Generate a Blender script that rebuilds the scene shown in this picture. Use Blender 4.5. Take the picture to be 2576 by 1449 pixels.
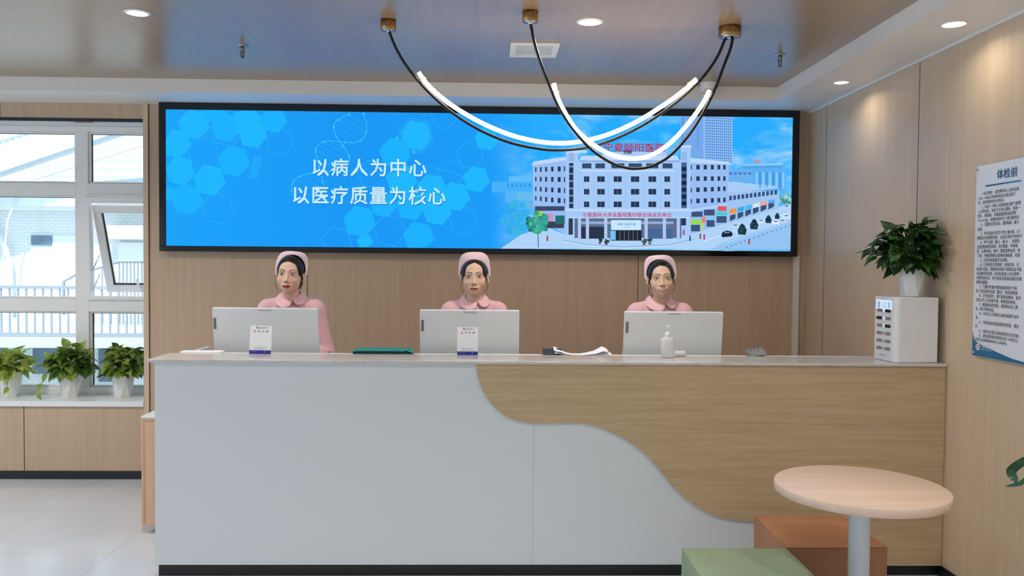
import bpy, bmesh, math, random
import numpy as np
from mathutils import Vector, Matrix
for o in list(bpy.data.objects): bpy.data.objects.remove(o)
SC = bpy.context.scene
COL = SC.collection
R = math.radians
# ------------------------------------------------------------ camera
CAM = dict(f=2050.12, yaw=.0247, pitch=-.0288, roll=.0086, cx=1284.54, cy=723.0, h=1.5881)
_c, _s = math.cos, math.sin
_Rt = Vector((_c(CAM['yaw']), -_s(CAM['yaw']), 0))
_Fw = Vector((_c(CAM['pitch'])*_s(CAM['yaw']), _c(CAM['pitch'])*_c(CAM['yaw']), _s(CAM['pitch'])))
_Up = _Rt.cross(_Fw)
_R2 = _c(CAM['roll'])*_Rt + _s(CAM['roll'])*_Up
_U2 = -_s(CAM['roll'])*_Rt + _c(CAM['roll'])*_Up
camd = bpy.data.cameras.new('camera'); cam = bpy.data.objects.new('camera', camd); COL.objects.link(cam)
M = Matrix.Identity(4)
for i in range(3):
    M[i][0] = _R2[i]; M[i][1] = _U2[i]; M[i][2] = -_Fw[i]
M[2][3] = CAM['h']
cam.matrix_world = M
camd.sensor_width = 36; camd.lens = CAM['f']/2576*36
camd.shift_x = (1288-CAM['cx'])/2576; camd.shift_y = (CAM['cy']-724.5)/2576
camd.clip_start = .05; camd.clip_end = 200
SC.camera = cam
def P(u, v, X=None, Y=None, Z=None):
    """point of the room seen at photo pixel (u,v) on the plane X=, Y= or Z="""
    d = (u-CAM['cx'])/CAM['f']*_R2 - (v-CAM['cy'])/CAM['f']*_U2 + _Fw
    t = X/d.x if X is not None else Y/d.y if Y is not None else (Z-CAM['h'])/d.z
    return Vector((0, 0, CAM['h'])) + t*d
# ------------------------------------------------------------ view, world, lights
SC.view_settings.view_transform = 'Standard'; SC.view_settings.look = 'None'
SC.view_settings.exposure = 0; SC.view_settings.gamma = 1; SC.view_settings.use_curve_mapping = False
w = bpy.data.worlds.new('sky'); SC.world = w; w.use_nodes = True
bg = w.node_tree.nodes['Background']; bg.inputs[0].default_value = (.62, .80, 1, 1); bg.inputs[1].default_value = 1.9
sun = bpy.data.lights.new('sun', 'SUN'); sun.energy = 4.6; sun.angle = R(2); sun.color = (1, .97, .92)
so = bpy.data.objects.new('sun', sun); COL.objects.link(so); so.rotation_euler = (R(36), R(5), 0)
def lamp(x, y, z, power, size=.12, col=(1, .93, .84), spread=150):
    l = bpy.data.lights.new('downlight_lamp', 'AREA'); l.shape = 'DISK'; l.size = size; l.energy = power; l.color = col; l.spread = R(spread)
    o = bpy.data.objects.new('downlight_lamp', l); COL.objects.link(o); o.location = (x, y, z)
    return o
H, H2 = 2.715, 2.807
TRAYL = [(-1.745, 4.082), (.488, 4.113)]
SOFL = [(2.129, 4.953), (2.129, 3.744)]
for x, y in TRAYL: lamp(x, y, H2-.012, 13, .12, (1, .95, .88))
for x, y in SOFL: lamp(x, y, H-.012, 1.15, .085, (1, .92, .74), 150)
for y in (1.75, -.6, -2.8):                       # further downlight rows behind the camera; outermost columns added to brighten the sides
    for x, pw in ((-5.2, 13), (-3.9, 13), (-1.745, 9), (.488, 9.5), (1.6, 11)): lamp(x, y, H2-.012, pw, .14, (.79, .905, 1))
lamp(-3.98, 4.08, H2-.012, 30, .12, (1, .95, .88))
for y in (2.53, 1.33, .12): lamp(2.129, y, H-.012, 2.6, .085, (1, .90, .74), 150)
# ------------------------------------------------------------ materials
def lin(c):
    return tuple((x/255/12.92 if x/255 <= .04045 else ((x/255+.055)/1.055)**2.4) for x in c[:3]) + (1,)
MATS = {}
def mat(name, c, rough=.5, metal=0, spec=.5, coat=0, trans=0):
    if name in MATS: return MATS[name]
    m = bpy.data.materials.new(name); m.use_nodes = True; b = m.node_tree.nodes['Principled BSDF']
    b.inputs['Base Color'].default_value = lin(c); b.inputs['Roughness'].default_value = rough
    b.inputs['Metallic'].default_value = metal; b.inputs['Specular IOR Level'].default_value = spec
    b.inputs['Coat Weight'].default_value = coat; b.inputs['Transmission Weight'].default_value = trans
    MATS[name] = m; return m
def emis(name, c, s=1.0):
    if name in MATS: return MATS[name]
    m = bpy.data.materials.new(name); m.use_nodes = True; nt = m.node_tree; nt.nodes.clear()
    e = nt.nodes.new('ShaderNodeEmission'); o = nt.nodes.new('ShaderNodeOutputMaterial')
    e.inputs[0].default_value = lin(c); e.inputs[1].default_value = s
    nt.links.new(e.outputs[0], o.inputs[0]); MATS[name] = m; return m
class NT:
    """small node helper"""
    def __init__(s, m): s.t = m.node_tree; s.b = s.t.nodes.get('Principled BSDF')
    def n(s, kind, **kw):
        x = s.t.nodes.new(kind)
        for k, v in kw.items(): setattr(x, k, v)
        return x
    def l(s, a, b): s.t.links.new(a, b)
    def coords(s, scale=(1, 1, 1), which='Object', loc=(0, 0, 0)):
        tc = s.n('ShaderNodeTexCoord'); mp = s.n('ShaderNodeMapping'); mp.inputs['Scale'].default_value = scale; mp.inputs['Location'].default_value = loc
        s.l(tc.outputs[which], mp.inputs[0]); return mp.outputs[0]
    def noise(s, vec, scale=1, detail=4, rough=.55, dist=0):
        x = s.n('ShaderNodeTexNoise'); x.inputs['Scale'].default_value = scale; x.inputs['Detail'].default_value = detail
        x.inputs['Roughness'].default_value = rough; x.inputs['Distortion'].default_value = dist; s.l(vec, x.inputs['Vector']); return x.outputs['Fac']
    def ramp(s, fac, stops):
        r = s.n('ShaderNodeValToRGB'); el = r.color_ramp.elements
        while len(el) < len(stops): el.new(.5)
        for e, (p, c) in zip(el, stops): e.position = p; e.color = lin(c) if max(c) > 1 else tuple(c)+(1,)
        s.l(fac, r.inputs[0]); return r.outputs[0]
    def bump(s, h, strength=.1, dist=.001):
        b = s.n('ShaderNodeBump'); b.inputs['Strength'].default_value = strength; b.inputs['Distance'].default_value = dist
        s.l(h, b.inputs['Height']); s.l(b.outputs[0], s.b.inputs['Normal'])
    def math(s, op, a, b=None, c=None):
        x = s.n('ShaderNodeMath', operation=op)
        for i, v in enumerate((a, b, c)):
            if v is None: continue
            if isinstance(v, (int, float)): x.inputs[i].default_value = v
            else: s.l(v, x.inputs[i])
        return x.outputs[0]
    def mix(s, fac, a, b, kind='MIX'):
        x = s.n('ShaderNodeMix', data_type='RGBA', blend_type=kind)
        for i, v in ((0, fac), (6, a), (7, b)):
            if isinstance(v, (int, float)): x.inputs[i].default_value = v
            elif isinstance(v, tuple): x.inputs[i].default_value = lin(v)
            else: s.l(v, x.inputs[i])
        return x.outputs[2]
def wood(name, a, b, grain='z', rough=.42, amt=1.0, sc=1.0, bump=.06):
    m = mat(name, a, rough); n = NT(m)
    st = {'z': (34, 34, 1.1), 'x': (1.3, 30, 34), 'y': (34, 1.1, 34)}[grain]; st = tuple(q*sc for q in st)
    v = n.coords(st); f1 = n.noise(v, 1, 5, .6, .35)
    fine = n.noise(n.coords(tuple(q*5 for q in st)), 1, 3, .6)
    f = n.math('ADD', n.math('MULTIPLY', f1, .75), n.math('MULTIPLY', fine, .25))
    n.l(n.ramp(f, [(.5-.22/amt, b), (.5+.12/amt, a)]), n.b.inputs['Base Color'])
    n.bump(fine, bump*2, .0008); return m
WALLW = wood('veneer_wall', (202, 175, 148), (188, 160, 132), 'z', .42)
WALLR = wood('veneer_side_wall', (217, 192, 163), (205, 179, 149), 'z', .34)
CTRW = wood('veneer_counter', (208, 180, 142), (182, 152, 115), 'x', .45, .95, 1.7)
CEILW = wood('veneer_ceiling', (168, 141, 113), (158, 131, 104), 'y', .27, 1, .8, .25); CEILW.node_tree.nodes['Principled BSDF'].inputs['Specular IOR Level'].default_value = 1.0
TABW = wood('table_laminate', (228, 198, 176), (211, 178, 155), 'x', .4, .9, .5)
CARTW = wood('cart_laminate', (222, 182, 150), (204, 160, 130), 'z', .45, .9, .6)
WHITE = mat('white_paint', (232, 232, 230), .6)
CREAM = mat('soffit_paint', (240, 235, 229), .45)
PVC = mat('white_frame_plastic', (243, 241, 238), .35)
CTRWHITE = mat('white_laminate', (224, 226, 227), .45)
BLACK = mat('black_plinth', (22, 23, 25), .35)
GROOVE = mat('groove_black', (25, 20, 16), .7)
BRASS = mat('brass', (176, 142, 96), .28, 1)
CHROME = mat('chrome', (200, 200, 205), .15, 1)
GLOSSBLACK = mat('gloss_black_bezel', (8, 9, 12), .12)
RUBBER = mat('black_rubber', (18, 18, 18), .5)
POT = mat('white_pot_plastic', (235, 235, 233), .3)
SOIL = mat('dark_soil', (50, 38, 28), .9)
DEVW = mat('device_white', (238, 238, 237), .35)
PAPER = mat('paper', (238, 240, 244), .7)
TUBE = emis('lit_tube', (255, 243, 224), 16.0)
DIFF = emis('lit_diffuser', (255, 252, 244), 6.0)
# ------------------------------------------------------------ mesh building
class MB:
    def __init__(s): s.v = []; s.f = []; s.m = []; s.s = []
    def add(s, vs, fs, m=0, smooth=False):
        k = len(s.v); s.v += [tuple(x) for x in vs]; s.f += [[k+i for i in f] for f in fs]; s.m += [m]*len(fs); s.s += [smooth]*len(fs); return s
    def box(s, x0, x1, y0, y1, z0, z1, m=0):
        return s.add([(x, y, z) for x in (x0, x1) for y in (y0, y1) for z in (z0, z1)],
                     [(0, 1, 3, 2), (4, 6, 7, 5), (0, 4, 5, 1), (2, 3, 7, 6), (0, 2, 6, 4), (1, 5, 7, 3)], m)
    def prism(s, pts, a0, a1, axis='y', m=0, smooth=False):
        f = {'y': lambda p, a: (p[0], a, p[1]), 'z': lambda p, a: (p[0], p[1], a), 'x': lambda p, a: (a, p[0], p[1])}[axis]
        n = len(pts); s.add([f(p, a0) for p in pts]+[f(p, a1) for p in pts], [list(range(n)), list(range(2*n-1, n-1, -1))], m)
        k = len(s.v)-2*n
        for i in range(n): s.f.append([k+i, k+(i+1) % n, k+n+(i+1) % n, k+n+i]); s.m.append(m); s.s.append(smooth)
        return s
    def quad(s, a, b, c, d, m=0): return s.add([a, b, c, d], [(0, 1, 2, 3)], m)
    def poly(s, pts, m=0): return s.add(pts, [list(range(len(pts)))], m)
    def tube(s, path, r, n=10, m=0, closed=False):
        path = [Vector(p) for p in path]; L = len(path); rs = r if isinstance(r, (list, tuple)) else [r]*L
        vs = []; up = None
        for i, p in enumerate(path):
            t = (path[min(i+1, L-1)]-path[max(i-1, 0)]).normalized()
            if up is None: up = Vector((0, 0, 1)) if abs(t.z) < .9 else Vector((1, 0, 0))
            a = t.cross(up).normalized(); up = a.cross(t).normalized()
            vs += [p+rs[i]*(math.cos(2*math.pi*j/n)*a+math.sin(2*math.pi*j/n)*up) for j in range(n)]
        fs = [(i*n+j, i*n+(j+1) % n, (i+1)*n+(j+1) % n, (i+1)*n+j) for i in range(L-1) for j in range(n)]
        s.add(vs, fs, m, True); k = len(s.v)-L*n
        s.f += [[k+j for j in range(n)][::-1], [k+(L-1)*n+j for j in range(n)]]; s.m += [m, m]; s.s += [False, False]; return s
    def lathe(s, prof, c=(0, 0, 0), n=32, m=0, smooth=True, axis='z'):
        vs = []
        for r, z in prof:
            for j in range(n):
                a = 2*math.pi*j/n; x, y = r*math.cos(a), r*math.sin(a)
                vs.append({'z': (c[0]+x, c[1]+y, c[2]+z), 'x': (c[0]+z, c[1]+x, c[2]+y), 'y': (c[0]+x, c[1]+z, c[2]+y)}[axis])
        L = len(prof); fs = [(i*n+j, i*n+(j+1) % n, (i+1)*n+(j+1) % n, (i+1)*n+j) for i in range(L-1) for j in range(n)]
        s.add(vs, fs, m, smooth); k = len(s.v)-L*n
        if prof[0][0] > 1e-6: s.f.append([k+j for j in range(n)]); s.m.append(m); s.s.append(False)
        if prof[-1][0] > 1e-6: s.f.append([k+(L-1)*n+j for j in range(n)]); s.m.append(m); s.s.append(False)
        return s
    def grid(s, fn, nu, nv, m=0):
        return s.add([fn(i/nu, j/nv) for i in range(nu+1) for j in range(nv+1)],
                     [(i*(nv+1)+j, (i+1)*(nv+1)+j, (i+1)*(nv+1)+j+1, i*(nv+1)+j+1) for i in range(nu) for j in range(nv)], m, True)
    def xf(s, mt):
        s.v = [tuple(mt @ Vector(p)) for p in s.v]; return s
    def build(s, name, mats, parent=None, bevel=0, seg=2, normals=True, local=False, solid=0, subd=0):
        if not isinstance(mats, (list, tuple)): mats = [mats]
        off = Vector((0, 0, 0))
        if parent is not None and not local:
            q = parent
            while q is not None: off = off+q.location; q = q.parent
        me = bpy.data.meshes.new(name); me.from_pydata([tuple(Vector(p)-off) for p in s.v] if off.length else s.v, [], s.f)
        for x in mats: me.materials.append(x)
        me.polygons.foreach_set('material_index', s.m); me.polygons.foreach_set('use_smooth', s.s)
        if normals:
            bm = bmesh.new(); bm.from_mesh(me); bmesh.ops.recalc_face_normals(bm, faces=bm.faces); bm.to_mesh(me); bm.free()
        me.update(); o = bpy.data.objects.new(name, me); COL.objects.link(o)
        if parent is not None: o.parent = parent
        if solid: x = o.modifiers.new('thickness', 'SOLIDIFY'); x.thickness = solid; x.offset = 0
        if bevel:
            x = o.modifiers.new('bevel', 'BEVEL'); x.width = bevel; x.segments = seg; x.limit_method = 'ANGLE'; x.angle_limit = R(40); x.harden_normals = False
        if subd: x = o.modifiers.new('sub', 'SUBSURF'); x.levels = subd; x.render_levels = subd
        return o
def tag(o, label, cat, group=None, kind=None):
    o['label'] = label; o['category'] = cat
    if group: o['group'] = group
    if kind: o['kind'] = kind
    return o
def thing(name, label, cat, loc=(0, 0, 0), rz=0, group=None, rot=None):
    o = bpy.data.objects.new(name, None); COL.objects.link(o); o.location = loc; o.rotation_euler = rot or (0, 0, rz); o.empty_display_size = .1
    return tag(o, label, cat, group)
def struct(name, mb, mats, parent=None, bevel=0, label=None):
    o = mb.build(name, mats, parent, bevel=bevel)
    if parent is None: o['kind'] = 'structure'
    if label: o['label'] = label
    return o
_TX = {}
def text2d(body, bold=0.0, gap=1.0):
    """flat letter shapes, em size 1, left aligned at the baseline"""
    k = (body, bold, gap)
    if k in _TX: return _TX[k]
    cu = bpy.data.curves.new('t', 'FONT'); cu.body = body; cu.size = 1; cu.space_character = gap; cu.offset = bold; cu.resolution_u = 2
    ob = bpy.data.objects.new('t', cu); COL.objects.link(ob); dg = bpy.context.evaluated_depsgraph_get(); dg.update()
    me = bpy.data.meshes.new_from_object(ob.evaluated_get(dg)); vs = [(v.co.x, v.co.y) for v in me.vertices]; fs = [tuple(p.vertices) for p in me.polygons]
    bpy.data.objects.remove(ob); bpy.data.curves.remove(cu); bpy.data.meshes.remove(me)
    _TX[k] = (vs, fs); return vs, fs
def put_text(mb, body, fn, w=None, h=None, m=0, bold=0.0, gap=1.0):
    """letters scaled to width w and/or height h (cap box), mapped by fn(s,t)"""
    vs, fs = text2d(body, bold, gap)
    if not vs: return
    x0 = min(v[0] for v in vs); x1 = max(v[0] for v in vs); y0 = min(v[1] for v in vs); y1 = max(v[1] for v in vs)
    sx = w/(x1-x0) if w else h/(y1-y0); sy = h/(y1-y0) if h else sx
    mb.add([fn((x-x0)*sx, (y-y0)*sy) for x, y in vs], fs, m)
def rrect(x0, x1, y0, y1, r, n=5):
    pts = []
    for cx, cy, a in ((x1-r, y1-r, 0), (x0+r, y1-r, 90), (x0+r, y0+r, 180), (x1-r, y0+r, 270)):
        pts += [(cx+r*math.cos(R(a+90*i/n)), cy+r*math.sin(R(a+90*i/n))) for i in range(n+1)]
    return pts
def circ(cx, cy, r, n=24, ry=None): return [(cx+r*math.cos(2*math.pi*i/n), cy+(ry or r)*math.sin(2*math.pi*i/n)) for i in range(n)]
def catmull(pts, n=10):
    out = []
    for i in range(len(pts)-1):
        p0, p1, p2, p3 = (np.array(pts[max(0, min(len(pts)-1, i+k))], float) for k in (-1, 0, 1, 2))
        for j in range(n):
            t = j/n; out.append(tuple((.5*(2*p1+(p2-p0)*t+(2*p0-5*p1+4*p2-p3)*t*t+(3*p1-p0-3*p2+p3)*t**3)).tolist()))
    return out+[tuple(pts[-1])]
# ============================================================ SETTING
XR, YB, XL, YF = 2.324, 5.95, -6.0, -4.2
# floor tiles 0.75 m
m = mat('floor_tile', (214, 216, 216), .16); n = NT(m); tc = n.n('ShaderNodeTexCoord'); sp = n.n('ShaderNodeSeparateXYZ'); n.l(tc.outputs['Object'], sp.inputs[0])
def line_mask(n, out, off, T, wd):
    q = n.math('MODULO', n.math('ADD', out, off+100*T), T); q = n.math('MINIMUM', q, n.math('SUBTRACT', T, q)); return n.math('LESS_THAN', q, wd)
g1 = line_mask(n, sp.outputs[0], 2.802, .753, .0012); g2 = line_mask(n, sp.outputs[1], -4.424, .762, .0012); gm = n.math('MAXIMUM', g1, g2)
vein = n.ramp(n.noise(n.coords((.8, .8, .8)), 2, 6, .6, .5), [(.3, (200, 206, 214)), (.7, (214, 219, 225))])
n.l(n.mix(gm, vein, (150, 150, 148)), n.b.inputs['Base Color']); FLOORM = m
struct('floor', MB().box(XL-.2, XR+.2, YF-.2, 6.4, -.1, 0), FLOORM)
# ceiling tray with 1.22 m veneer boards
m = CEILW; n = NT(m); tc = n.n('ShaderNodeTexCoord'); sp = n.n('ShaderNodeSeparateXYZ'); n.l(tc.outputs['Object'], sp.inputs[0])
gm = line_mask(n, sp.outputs[0], .075, 1.224, .0015); lk = n.b.inputs['Base Color'].links[0].from_socket
n.l(n.mix(gm, lk, (140, 122, 105)), n.b.inputs['Base Color'])
struct('ceiling', MB().box(XL, 1.95, YF, 5.55, H2, H2+.1), CEILW)
XT, YT = 1.943, 5.542
struct('trim_1', MB().box(XL, XR+.15, YT, 6.45, H, H2+.1), CREAM, label='back ceiling soffit')
struct('trim_2', MB().box(XT, XR+.15, YF, YT, H, H2+.1), CREAM, label='right ceiling soffit')
struct('trim_3', MB().box(XR-.012, XR, YF, YB, H-.012, H), WHITE, label='white bead along the right wall')
# walls
b = MB().box(-2.465, XR, YB, YB+.05, 0, H); wb = struct('wall_back', b, WALLW)
b = MB()
for x in (-1.33, -.125, 1.081): b.box(x-.0022, x+.0022, YB-.0008, YB+.01, .0, H)
b.box(-2.465, -2.462, YB-.0008, YB+.01, 0, H)
b.build('panel_joint', GROOVE, wb)
struct('trim_4', MB().box(-2.501, -2.466, YB-.012, YB+.05, 0, H-.001), WALLR, label='veneer edge post')
struct('wall_recess', MB().box(-2.30, XR, YB+.05, YB+.45, 0, H), WHITE)
b = MB().box(XR, XR+.15, YF, YB+.5, 0, H); wr = struct('wall_right', b, WALLR)
b = MB()
for y in (5.631, 4.405, 3.18, 1.955, .73): b.box(XR-.0008, XR+.01, y-.0022, y+.0022, .06, H)
b.build('panel_joint', GROOVE, wr)
struct('baseboard_right', MB().box(XR-.008, XR, YF, 4.10, 0, .06), BLACK)
b = MB().box(XL-.15, XL, YF, 6.4, 0, .6).box(XL-.15, XL, YF, 6.4, 2.6, H2+.1).box(XL-.15, XL, YF, -3.4, .6, 2.6).box(XL-.15, XL, 4.6, 6.4, .6, 2.6); struct('wall_left', b, WHITE)
w2 = bpy.data.objects.new('added_window', None); COL.objects.link(w2); w2['kind'] = 'structure'; w2.location = (XL, .6, .6)      # unseen side windows added for daylight on the right wall and soffit
b = MB()
for k in range(9): b.box(XL-.1, XL-.04, -3.4+k*.97, -3.4+k*.97+.06, .6, 2.6)
b.box(XL-.1, XL-.04, -3.4, 4.6, .6, .66).box(XL-.1, XL-.04, -3.4, 4.6, 2.54, 2.6); b.build('window_frame', PVC, w2)
struct('wall_front', MB().box(XL-.15, XR+.15, YF-.15, YF, 0, H2+.1), WHITE)
# window wall: veneered header, apron, baseboard
b = MB().box(XL, -2.502, YB, YB+.03, 2.607, H); b.box(XL, -2.502, YB, YB+.38, 2.600, 2.607, 1); ww = struct('wall_window', b.box(XL, -2.3, YB+.03, 6.45, 2.607, H, 1).box(XL, -2.502, YB, YB+.03, .06, .531).box(XL, -2.3, YB+.03, 6.45, 0, .531, 1), [WALLW, WHITE])
b = MB()
for x in (-3.366, -4.59): b.box(x-.0025, x+.0025, YB-.0008, YB+.01, .06, .53)
for x in (-3.517, -4.74): b.box(x-.0025, x+.0025, YB-.0008, YB+.01, 2.607, H)
b.build('panel_joint', GROOVE, ww)
struct('baseboard_back', MB().box(XL, -2.502, YB-.006, YB+.02, 0, .06), BLACK)
struct('trim_5', MB().box(XL, -2.503, YB-.004, YB+.05, 2.582, 2.606), mat('blind_track_black', (24, 26, 28), .3), label='black blind track above the window')
struct('trim_6', MB().box(XL, -2.503, YB-.018, 6.002, .531, .569).box(XL, -2.31, 6.002, 6.33, .531, .569), mat('sill_stone', (238, 240, 240), .18), bevel=.002, label='white window sill')
# window: frame, sash, panes
YW = 6.28
win = bpy.data.objects.new('window_1', None); COL.objects.link(win); win['kind'] = 'structure'; win.location = (-3.4, YW, .57)
GLASS = bpy.data.materials.new('clear_glass'); GLASS.use_nodes = True; nt = GLASS.node_tree; nt.nodes.clear()
_o = nt.nodes.new('ShaderNodeOutputMaterial'); _mx = nt.nodes.new('ShaderNodeMixShader'); _t = nt.nodes.new('ShaderNodeBsdfTransparent'); _g = nt.nodes.new('ShaderNodeBsdfGlossy'); _fr = nt.nodes.new('ShaderNodeFresnel')
_t.inputs[0].default_value = (.93, .97, .97, 1); _g.inputs['Roughness'].default_value = .02; _fr.inputs[0].default_value = 1.35
nt.links.new(_fr.outputs[0], _mx.inputs[0]); nt.links.new(_t.outputs[0], _mx.inputs[1]); nt.links.new(_g.outputs[0], _mx.inputs[2]); nt.links.new(_mx.outputs[0], _o.inputs[0])
def wx(u, v=700): return P(u, v, Y=YW).x
def wz(v, u=100): return P(u, v, Y=YW).z
zt, z1a, z1b, z2a, z2b, zb = wz(331), wz(460), wz(491), wz(750), wz(783), wz(972)
xm0, xm1 = wx(191, 460), wx(223, 460)
xr = -2.31
fr = MB()
def mbar(x0, x1, z0, z1, d=.07): fr.box(x0, x1, YW-.01, YW+d, z0, z1)
mbar(XL, xr, zt, 2.60); mbar(XL, xr, .569, zb)
mbar(xm0, xm1, zb, zt); mbar(xr-.06, xr, zb, zt)
for a, c in ((z1b, z1a), (z2b, z2a)): mbar(XL, xm0, a, c); mbar(xm1, xr-.06, a, c)
for x in (-4.75,): mbar(x-.05, x+.05, zb, zt)
# stepped glazing beads
for x0, x1 in ((-4.70, xm0), (xm1, xr-.06)):
    for a, c in ((z1a, zt), (z2a, z1b), (zb, z2b)):
        if x0 > -4 and a == z2a: continue
        t = .012
        for bx in ((x0, x1, c-t, c), (x0, x1, a, a+t), (x0, x0+t, a+t, c-t), (x1-t, x1, a+t, c-t)): fr.box(bx[0], bx[1], YW+.005, YW+.05, bx[2], bx[3])
fr.build('window_frame', PVC, win, bevel=.003)
gk = MB()
for x0, x1 in ((-4.70, xm0), (xm1, xr-.06)):
    for a, c in ((z1a, zt), (z2a, z1b), (zb, z2b)):
        if x0 > -4 and a == z2a: continue
        t = .016
        gk.box(x0+.012, x1-.012, YW+.03, YW+.034, c-t, c-.011); gk.box(x0+.012, x0+.012+.007, YW+.03, YW+.034, a+.012, c-.012)
        MB().box(x0+.01, x1-.01, YW+.036, YW+.041, a+.01, c-.01).build('pane', GLASS, win)
gk.build('gasket', RUBBER, win)
# open awning sash, hinged at its top edge, bottom pushed outwards
sx0, sx1, sz1, sz0 = xm1+.02, xr-.07, wz(514, 232), wz(748, 232)
sash = bpy.data.objects.new('sash', None); COL.objects.link(sash); sash.parent = win; sash.location = (0-win.location.x, YW+.03-win.location.y, sz1-win.location.z); sash.rotation_euler = (R(20), 0, 0)
hh = sz1-sz0; b = MB(); fw = .058
b.box(sx0, sx1, -.03, .03, -fw, 0); b.box(sx0, sx1, -.03, .03, -hh, -hh+fw); b.box(sx0, sx0+fw, -.03, .03, -hh+fw, -fw); b.box(sx1-fw, sx1, -.03, .03, -hh+fw, -fw)
so_ = b.build('sash_frame', PVC, sash, bevel=.003, local=True)
b = MB(); b.box(sx0+fw, sx0+fw+.008, -.012, .0, -hh+fw, -fw); b.box(sx0+fw, sx1-fw, -.012, 0, -hh+fw, -hh+fw+.008); b.build('gasket', RUBBER, sash, local=True)
MB().box(sx0+fw-.01, sx1-fw+.01, 0, .006, -hh+fw-.01, -fw+.01).build('sash_pane', GLASS, sash, local=True)
hx = -2.77
MB().box(hx-.012, hx+.012, -.05, -.03, -hh+.005, -hh+.05).box(hx-.009, hx+.009, -.062, -.048, -hh+.01, -hh+.12).build('handle', PVC, sash, bevel=.004, local=True)
b = MB()
for zz in (wz(640), wz(690)):
    b.tube([(sx0-.005, YW+.02, zz-.12), (sx0+.002, YW+.12, zz)], .004, 6)
b.build('stay_arm', CHROME, win)
z5 = wz(512, 230)
MB().box(xm1-.01, xr-.06, YW-.05, YW-.012, z5, wz(494, 230)).build('screen_cassette', PVC, win, bevel=.012, seg=3)
MB().box(xm1+.002, xm1+.016, YW-.03, YW-.012, z2a, z5).box(xm1, xr-.06, YW-.035, YW-.012, z2a-.005, z2a+.02).build('screen_track', PVC, win)
# cable cover on the back wall, right of the staff
struct('trim_7', MB().box(2.224, 2.266, YB-.02, YB, .0, 1.67), mat('cable_cover_white', (226, 222, 216), .5), label='white cable cover strip')
# ============================================================ RECEPTION COUNTER
YC, CT = 4.099, 1.10
CXL, CXR = -1.674, 2.322
ctr = thing('reception_counter', 'long reception counter with white front and a wavy oak panel on its right', 'reception counter', (0, 4.25, 0))
b = MB().box(CXL, CXR, YC, YC+.02, .06, 1.085); b.box(CXL, CXL+.02, YC+.02, 4.85, .06, 1.085)
b.build('white_panel', CTRWHITE, ctr)
b = MB().box(.2245, .2255, YC-.0006, YC+.004, .06, .84); b.build('panel_joint', mat('joint_grey', (150, 152, 154), .7), ctr)
curve = [(1198, 912), (1200, 930), (1204, 952), (1211, 974), (1222, 995), (1237, 1016), (1255, 1034), (1275, 1048), (1296, 1057), (1325, 1063.5), (1360, 1066), (1400, 1064.5), (1430, 1063), (1465, 1065), (1500, 1072), (1540, 1088), (1580, 1109), (1612, 1132), (1640, 1158), (1665, 1189), (1690, 1219), (1712, 1242), (1735, 1261), (1760, 1278), (1790, 1293), (1825, 1304), (1860, 1309.5), (1895, 1312), (1940, 1318), (1985, 1332), (2025, 1358), (2055, 1390), (2075, 1424)]
YO = YC-.018
cp = [P(u, v, Y=YO) for u, v in catmull(curve, 4)]
pts = [(cp[0].x, 1.0845)]+[(p.x, max(.06, p.z)) for p in cp[1:] if p.z < 1.078]
pts += [(CXR, .06), (CXR, 1.0845)]
b = MB(); b.prism(pts, YO, YC-.0005, 'y', 0)
b.build('oak_panel', CTRW, ctr)
MB().box(CXL+.012, CXR, YC+.012, YC+.03, 0, .06).box(CXL+.012, CXL+.03, YC+.03, 4.84, 0, .06).build('plinth', BLACK, ctr)
MB().box(CXL+.02, CXR, 4.363, 4.455, 1.055, 1.0945).build('inner_ledge', CTRWHITE, ctr)
MB().box(CXL+.02, CXR, 4.455, 4.82, .93, .955).box(CXL+.02, CXR, 4.44, 4.455, .06, 1.055).build('work_surface', CTRWHITE, ctr)
m = mat('marble_top', (212, 202, 196), .13); n = NT(m)
f = n.noise(n.coords((3, 6, 6)), 3, 8, .7, 1.5)
n.l(n.ramp(f, [(.32, (184, 172, 166)), (.42, (208, 202, 198)), (.62, (220, 216, 212))]), n.b.inputs['Base Color']); MARBLE = m
top = MB().box(-1.70, 2.321, 4.066, 4.362, 1.0855, CT).build('countertop', MARBLE, None, bevel=.002)
tag(top, 'pale marble worktop slab running the full length of the reception counter', 'countertop')
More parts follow.
